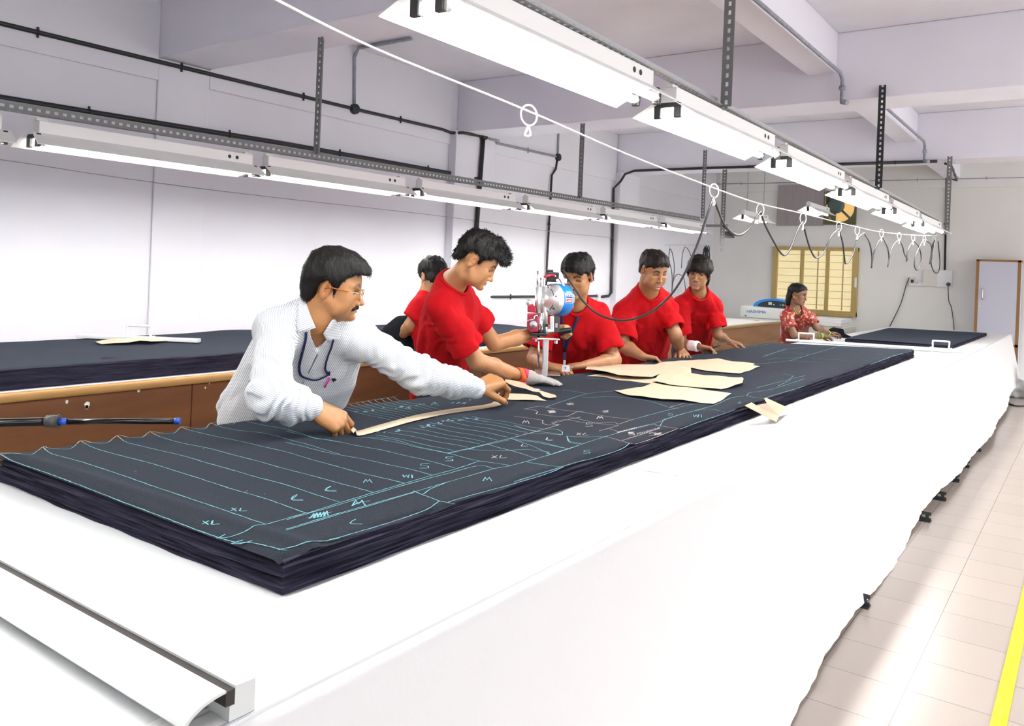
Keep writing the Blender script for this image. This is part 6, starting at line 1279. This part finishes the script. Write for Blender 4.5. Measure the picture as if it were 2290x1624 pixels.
b = MB(); b.smooth = True; b.tube(spline([mc(414, 335, -.01), mc(416, 260, -.01), mc(430, 215, -.01), mc(480, 198, 0), mc(540, 200, .0), mc(600, 225, .01), mc(632, 280, .01), mc(655, 335, .01)], 5), 17 * U, 10); b.build('carry_handle', 'aluminium', t)
b = MB(); b.smooth = True; b.tube(spline([mc(420, 222, -.012), mc(445, 203, -.012), mc(490, 194, -.003), mc(550, 200, -.003)], 5), 19 * U, 10); b.build('handle_grip', 'machine_red', t)
b = MB(); b.box((mc(435, 150, .03) + mc(600, 280, .03)) / 2, (150 * U, .07, 120 * U), Rm); tb = b.build('terminal_box', 'machine_black', t, bevel=.006)
b = MB(); b.lathe([(0, .0), (20 * U, .0), (0, .003)], mc(578, 255, -.008), -FWD, 14); b.build('badge', 'label_white', tb)
b = MB(); b.box(mc(480, 145, .03), (90 * U, .05, 40 * U), Rm); b.build('switch', 'machine_black', t, bevel=.004)
b = MB(); b.box(mc(665, 265, .02), (50 * U, .02, 60 * U), Rm); b.build('cable_clamp', 'aluminium', t, bevel=.003)
b = MB(); b.prism([mc(x, y, -.02) for x, y in ((488, 700), (535, 690), (535, 880), (400, 890), (400, 860), (488, 850))], FWD * .05); b.build('gear_case', 'aluminium', t, bevel=.003)
b = MB(); b.prism([mc(x, y, -.01) for x, y in ((530, 690), (608, 700), (600, 880), (530, 890))], FWD * .06); sd = b.build('side_plate', 'pole_grey', t, bevel=.003)
b = MB(); b.box(mc(565, 800, -.012), (30 * U, .006, 50 * U), Rm); b.build('toggle', 'steel_rod', sd)
b = MB(); b.box(mc(445, 800, -.03), (34 * U, .008, 34 * U), Rm); b.build('screw', 'machine_black', t)
b = MB(); b.box(mc(350, 905, -.02), (200 * U, .07, 34 * U), Rm); b.build('gear_plate', 'machine_black', t, bevel=.003)
b = MB(); b.box(mc(455, 962, -.02), (300 * U, .05, 26 * U), Rm); b.build('presser_arm', 'steel_bright', t, bevel=.004)
b = MB(); b.box(mc(298, 970, -.03), (70 * U, .05, 50 * U), Rm); b.build('presser_block', 'machine_red', t, bevel=.004)
b = MB(); b.lathe([(0, -.006), (20 * U, -.006), (20 * U, .012), (0, .012)], mc(560, 992, -.02), -Zv, 8); b.build('bolt', 'steel_bright', t)
b = MB(); b.lathe([(0, -.008), (17 * U, -.008), (17 * U, .02), (0, .02)], mc(318, 978, -.055), -FWD, 8); b.build('bolt', 'steel_bright', t)
b = MB(); b.smooth = True; b.tube(spline([mc(585, 880, .03), mc(620, 872, .03), mc(690, 862, .03), mc(750, 855, .03)], 4), .0145, 12, rs=None); b.build('handle', 'black_plastic', t)

# ------------------------------------------------------------------ wire, rings and the festooned cable
XWI = -1.5; wi = lambda x, y: atX(x, y, XWI)
rings = [(1183, 258), (1597, 425), (1700, 468), (1796, 487), (1876, 505), (1917, 514), (1971, 520), (2011, 526), (2042, 530), (2067, 533), (2089, 534)]
b = MB(); b.tube(spline([wi(560, -30), wi(840, 109), wi(1180, 248), wi(1400, 344), wi(1597, 421), wi(1700, 456), wi(1796, 478), wi(1917, 508), wi(1971, 519), wi(2042, 526), wi(2096, 527)], 6), .0032, 6); tag(b.build('support_wire', 'white_cord'), 'taut white wire running above the lay from the near ceiling to the far post', 'wire')
rl_ = ['lone clear plastic ring on the wire, nearest the viewer', 'clear ring carrying the cutting machine’s cable, first with a cable loop', 'second cable-carrying ring on the wire', 'third cable-carrying ring, above the window’s left part', 'fourth cable-carrying ring, above the window’s middle', 'fifth cable-carrying ring, near the window’s right edge', 'sixth cable-carrying ring on the wire', 'seventh cable-carrying ring on the wire', 'eighth cable-carrying ring on the wire', 'ninth cable-carrying ring on the wire', 'last cable-carrying ring, beside the far hanging post']
for k, (x, y) in enumerate(rings):
    c = wi(x, y + (2 if k else 0)); b = MB(); r = .033; pp = [c + V(.3 * math.cos(a), .95 * math.cos(a), 0) * r + V(0, 0, math.sin(a) * r) for a in np.linspace(0, 2 * math.pi, 25)]; b.tube(pp, .003, 6, cap=False)
    o = b.build('cable_ring', 'ring_clear'); tag(o, rl_[k], 'ring', 'rings on the wire'); o['_o'] = [0, 0, 0]
    b = MB(); b.tube(spline([c + V(0, 0, -r), c + V(.005, -.015, -r - .015), c + V(0, -.018, -r - .035), c + V(.004, .005, -r - .03), c + V(0, 0, -r)], 4), .004, 6); b.build('tie', 'ring_clear', o)
loops = [[(1597, 442), (1606, 470), (1622, 505), (1648, 526), (1672, 515), (1690, 488), (1700, 474)], [(1701, 474), (1712, 505), (1735, 548), (1753, 571), (1768, 555), (1785, 512), (1795, 497)], [(1796, 497), (1805, 535), (1815, 563), (1826, 577), (1842, 565), (1858, 530), (1874, 513)], [(1876, 513), (1884, 540), (1888, 572), (1892, 590), (1908, 568), (1917, 535), (1930, 522)], [(1933, 522), (1945, 545), (1950, 575), (1949, 599), (1953, 570), (1962, 545), (1972, 531)], [(1974, 531), (1985, 555), (1988, 580), (1985, 597), (1991, 565), (2000, 545), (2010, 537)],
         [(2011, 537), (2018, 550), (2023, 570), (2029, 578), (2027, 584), (2030, 560), (2042, 538)], [(2044, 538), (2056, 555), (2060, 580), (2053, 604), (2045, 595), (2048, 570), (2060, 545), (2066, 536)], [(2068, 536), (2082, 548), (2084, 575), (2079, 590), (2085, 550), (2089, 540)], [(2090, 537), (2082, 580), (2087, 605), (2097, 610), (2102, 590), (2098, 540)]]
pts = [(1258, 604, 4.30), (1268, 618, 4.28), (1285, 645, 4.25), (1310, 680, 4.2), (1345, 706, 4.16), (1391, 717, 4.1), (1440, 706, 4.05), (1480, 680, 4.0), (1520, 632, 3.95), (1558, 550, 3.9), (1586, 468, 3.87)]
main = [atD(*p) for p in pts] + [wi(1595, 442)]
chain = spline(main, 6)
for L_ in loops: chain = chain + spline([wi(*p) for p in L_], 5)
b = MB(); b.tube(chain, .0058, 8); tag(b.build('machine_cable', 'cable_grey'), 'dark grey power cable looping from the cutting machine along the ring-hung wire', 'cable')
# coils of cable on the left wall near the corner
cw = lambda x, y: atX(x, y, XW + .16)
b = MB()
b.tube(spline([cw(1498, 556), cw(1496, 580), cw(1503, 615), cw(1502, 660), cw(1501, 695), cw(1503, 650), cw(1508, 600), cw(1503, 565), cw(1498, 556)], 5), .007, 6)
tag(b.build('hanging_cable', 'cable_grey'), 'narrow loop of dark cable hung on the wall left of the slim youth', 'cable')
b = MB(); b.tube(spline([cw(1503, 640), cw(1510, 618), cw(1520, 614), cw(1530, 625), cw(1533, 650)], 5), .006, 6); tag(b.build('hanging_cable', 'cable_grey'), 'cable arc on the wall right above the slim youth’s shoulder', 'cable')
b = MB(); b.tube(spline([cw(1524, 600), cw(1526, 570), cw(1532, 553), cw(1540, 560), cw(1548, 580)], 5), .006, 6); tag(b.build('hanging_cable', 'cable_grey'), 'thin cable hook shape on the wall left of the coiled bundle', 'cable')
b = MB(); RK = random.Random(9); cc = cw(1576, 566)
for k in range(7):
    w_, h_ = RK.uniform(.06, .10), RK.uniform(.13, .19); ph = RK.uniform(0, .5); P = [cc + V(RK.uniform(-.006, .006) + .01 * k, math.sin(a) * w_ + RK.uniform(-.004, .004), -.02 + (math.cos(a) * h_ - h_ * .2)) for a in np.linspace(ph, ph + 2 * math.pi, 14)]; b.tube(spline(P, 3), .007, 6, cap=True)
tag(b.build('cable_coil', 'cable_grey'), 'coiled bundle of cables hanging on the wall behind the slim youth’s head', 'cable')
b = MB(); b.box(cw(1574, 549), (.03, .14, .03)); tag(b.build('coil_hook', 'ring_clear', bevel=.006), 'pale hook holding the coiled cable bundle', 'hook')
for x, y, lab in ((1499, 553, 'white wall hook holding the narrow cable loop'), (1534, 550, 'white wall hook beside the thin cable')):
    b = MB(); b.box(cw(x, y), (.03, .03, .05)); tag(b.build('wall_hook', 'label_white', bevel=.006), lab, 'hook')
b = MB(); b.tube([cw(1488, 548), cw(1580, 548)], .003, 5); tag(b.build('hook_wire', 'wire_grey'), 'faint wire between the wall hooks', 'wire')

# ------------------------------------------------------------------ black pole between the tables
p0, p1 = atD(-80, 947.5, 2.42), atD(112, 943, 2.46); p2, p3, p4, p5 = atD(132, 943, 2.462), atD(150, 943, 2.465), atD(390, 942, 2.52), atD(403, 942, 2.522)
t = thing('light_pole', (p0[0], p0[1], 0), 'black telescopic pole with blue tape, held level between the two tables at the left edge', 'pole')
b = MB(); b.tube([p0 - (p1 - p0) * 1.6, p1], .0125, 12); b.build('outer_tube', 'pole_black', t)
b = MB(); b.tube([p1 - R0 * .012, p1 + (p2 - p1) * .95], .019, 8); b.tube([p1 + (p2 - p1) * .9, p2], .022, 14); b.build('clamp_collar', 'pole_grey', t)
b = MB(); b.tube([p2, p3], .0108, 12); b.build('tape_band', 'tape_blue', t)
b = MB(); b.tube([p3, p4], .0092, 12); b.build('inner_tube', 'pole_black', t)
b = MB(); b.tube([p4, p5], .0102, 10); b.build('tape_tip', 'tape_blue', t)
q = p0 - (p1 - p0) * 1.4; b = MB(); b.tube([V(q[0], q[1], q[2] + .03), V(q[0], q[1], .32)], .014, 10); b.build('stand_post', 'pole_black', t)
for a in (.4, 2.5, 4.6): b = MB(); b.tube([V(q[0], q[1], .34), V(q[0] + .2 * math.cos(a), q[1] + .2 * math.sin(a), .012)], .01, 8); b.build('stand_leg', 'pole_black', t)

# ------------------------------------------------------------------ fusing machine by the far end of the plywood-fronted table
FY = 12.5; t = thing('fusing_machine', (-3.7, 12.9, 0), 'white fusing machine with a blue hood and blue lettering behind the sari-clad woman', 'machine')
b = MB(); b.prism([(-4.51, FY, .835), (-3.72, FY, .835), (-3.72, FY, 1.0), (-4.48, FY, 1.02), (-4.51, FY, 1.01)], (0, .75, 0)); b.build('body', 'enamel_cream', t, bevel=.012)
b = MB(); b.span(-4.50, -3.0, FY + .005, FY + .7, .79, .833); b.build('conveyor_table', 'enamel_cream', t, bevel=.008)
b = MB(); b.span(-3.85, -2.95, FY + .04, FY + .7, .06, .79); b.build('cabinet', 'enamel_cream', t, bevel=.01)
b = MB(); b.span(-3.72, -3.0, FY + .02, FY + .62, .833, .90); b.build('outfeed_belt', 'label_white', t, bevel=.01)
for x in (-3.8, -3.0):
    for y in (FY + .08, FY + .66): b = MB(); b.span(x - .03, x + .03, y - .03, y + .03, 0, .06); b.build('foot', 'machine_black', t)
xc, w2 = -4.01, .32; prof = [(xc + w2 * math.cos(a), FY + .06, 1.015 + .135 * math.sin(a)) for a in np.linspace(math.pi, 0, 17)]
b = MB(); b.prism(prof, (0, .4, 0)); b.build('hood', 'machine_blue', t)
prof = [(xc + .02 + w2 * .84 * math.cos(a), FY + .058, 1.02 + .098 * math.sin(a)) for a in np.linspace(math.pi, 0, 17)]; b = MB(); b.prism(prof, (0, -.008, 0)); pn = b.build('control_panel', 'machine_black', t)
for x, m_, r in ((-3.90, 'text_blue', .012), (-3.86, 'bangle_green', .014), (-3.82, 'label_red', .014), (-4.0, 'steel_rod', .01)): b = MB(); b.tube([(x, FY + .05, 1.06), (x, FY + .035, 1.06)], r, 10); b.build('button', m_, pn)
b = MB(); b.box((-4.06, FY + .048, 1.075), (.055, .006, .04)); b.build('display', 'tube_cap', pn)
def text(txt, m_, parent, M, size, depth=.0015, shear=0):
    cu = bpy.data.curves.new('lettering', 'FONT'); cu.body = txt; cu.size = size; cu.extrude = depth; cu.align_x = 'CENTER'; cu.align_y = 'CENTER'; cu.offset = 0
    o = bpy.data.objects.new('lettering', cu); COL.objects.link(o); dg = bpy.context.evaluated_depsgraph_get(); me = bpy.data.meshes.new_from_object(o.evaluated_get(dg)); bpy.data.objects.remove(o)
    me.transform(M); me.transform(Matrix.Translation(-Vector(parent['_o']))); me.materials.clear(); me.materials.append(MATS[m_]); o = bpy.data.objects.new('lettering', me); COL.objects.link(o); o.parent = parent; return o
def face_m(c, xd, zd, sx=1, sz=1):
    xd, zd = nrm(xd), nrm(zd); n = np.cross(xd, zd); M = Matrix.Identity(4)
    for i in range(3): M[i][0], M[i][1], M[i][2], M[i][3] = xd[i] * sx, zd[i] * sz, n[i], c[i]
    return M
text('HASHIMA', 'text_blue', t, face_m((-4.255, FY - .003, .935), (1, 0, 0), (0, 0, 1), 1.15, 1), .062)
b = MB(); b.box((-4.42, FY - .002, .862), (.03, .006, .012)); b.build('vent', 'machine_black', t)
b = MB(); s0 = V(-4.0, 11.75, ZT + .016)
b.box(s0, (.012, .16, .004), rot((0, 0, 1), .5)); b.box(s0, (.012, .16, .004), rot((0, 0, 1), .8)); b.tube([s0 + V(.05, -.08, .002) + .022 * V(math.cos(a), math.sin(a), 0) for a in np.linspace(0, 6.28, 13)], .004, 6, cap=False); tag(b.build('scissors', 'gold'), 'small yellow-handled scissors lying at the end of the plywood-fronted table', 'scissors')

# ------------------------------------------------------------------ things held or worn apart
if want(3):
    bv3, T3 = m3['bvh'], m3['t']; k2z = lambda x, y: (854 + x / 3.868, 499 + y / 3.868)
    def on3(pts, off=.006): return [p for p in (onto(bv3, *k2z(*q), off) for q in pts) if p is not None]
    b = MB(); P = on3([(1755, 690), (1735, 740), (1700, 810), (1665, 890), (1630, 980), (1600, 1050), (1585, 1110)]); b.tube(spline(P, 4), .0095, 6, ell=.3)
    P2 = on3([(1560, 790), (1562, 900), (1570, 1000), (1580, 1110)]); b.tube(spline(P2, 4), .0085, 6, ell=.3); b.build('lanyard', 'lanyard_navy', T3)
    e = (P[-1] + P2[-1]) / 2; b = MB(); b.box(e - Zv * .03 - FWD * .008, (.02, .008, .05), Rm); b.build('lanyard_strap', 'lanyard_navy', T3)
    b = MB(); b.box(e - Zv * .066 - FWD * .012, (.014, .008, .03), Rm); b.build('clip', 'label_white', T3)
    cp = atZ(*k2z(1592, 1258), ZS + .035); cp = e + (cp - e) * 1.0; b = MB(); b.box(cp, (.040, .004, .034), Rm); bc = b.build('badge_card', 'card_white', T3);
    text('7', 'label_navy', bc, face_m(cp - FWD * .004 - R0 * .004, R0, U0), .024)
if want(5):
    q = atZ(1598, 776, ZS + .028); b = MB(); b.tube([q - R0 * .03 - Zv * .008 - FWD * .03, q + R0 * .035 + Zv * .016 - FWD * .03], .006, 8); tag(b.build('marking_crayon', 'black_plastic'), 'black crayon in the hand of the youth with the wristband', 'crayon')
if want(7):
    S = SDF(); B0 = lambda x, y, d: atD(x, y, d); DB = 5.6
    S.path([B0(935, 738, DB), B0(905, 738, DB), B0(876, 748, DB)], [.07, .09, .06], .05); S.path([B0(876, 748, DB), B0(856, 758, DB), B0(850, 785, DB)], [.06, .045, .04], .04); S.path([B0(905, 745, DB), B0(925, 788, DB - .05), B0(955, 800, DB - .1)], [.10, .11, .09], .05); S.path([B0(880, 760, DB), B0(890, 800, DB)], [.09, .08], .04)
    S.op(lambda P: .010 * (.5 - 1.6 * np.abs(noise3(P * [9, 9, 4]))) + .006 * noise3(P * 22), B0(900, 760, DB), 9, 0, 'd'); v, f = S.mesh(B0(900, 760, DB) - .42, B0(900, 760, DB) + .42, .009); o = raw_obj('fabric_bundle', v, f, 'cloth_black'); tag(o, 'bundle of black cloth carried by the worker in the background', 'fabric')

for o in bpy.data.objects:
    if '_o' in o.keys(): del o['_o']
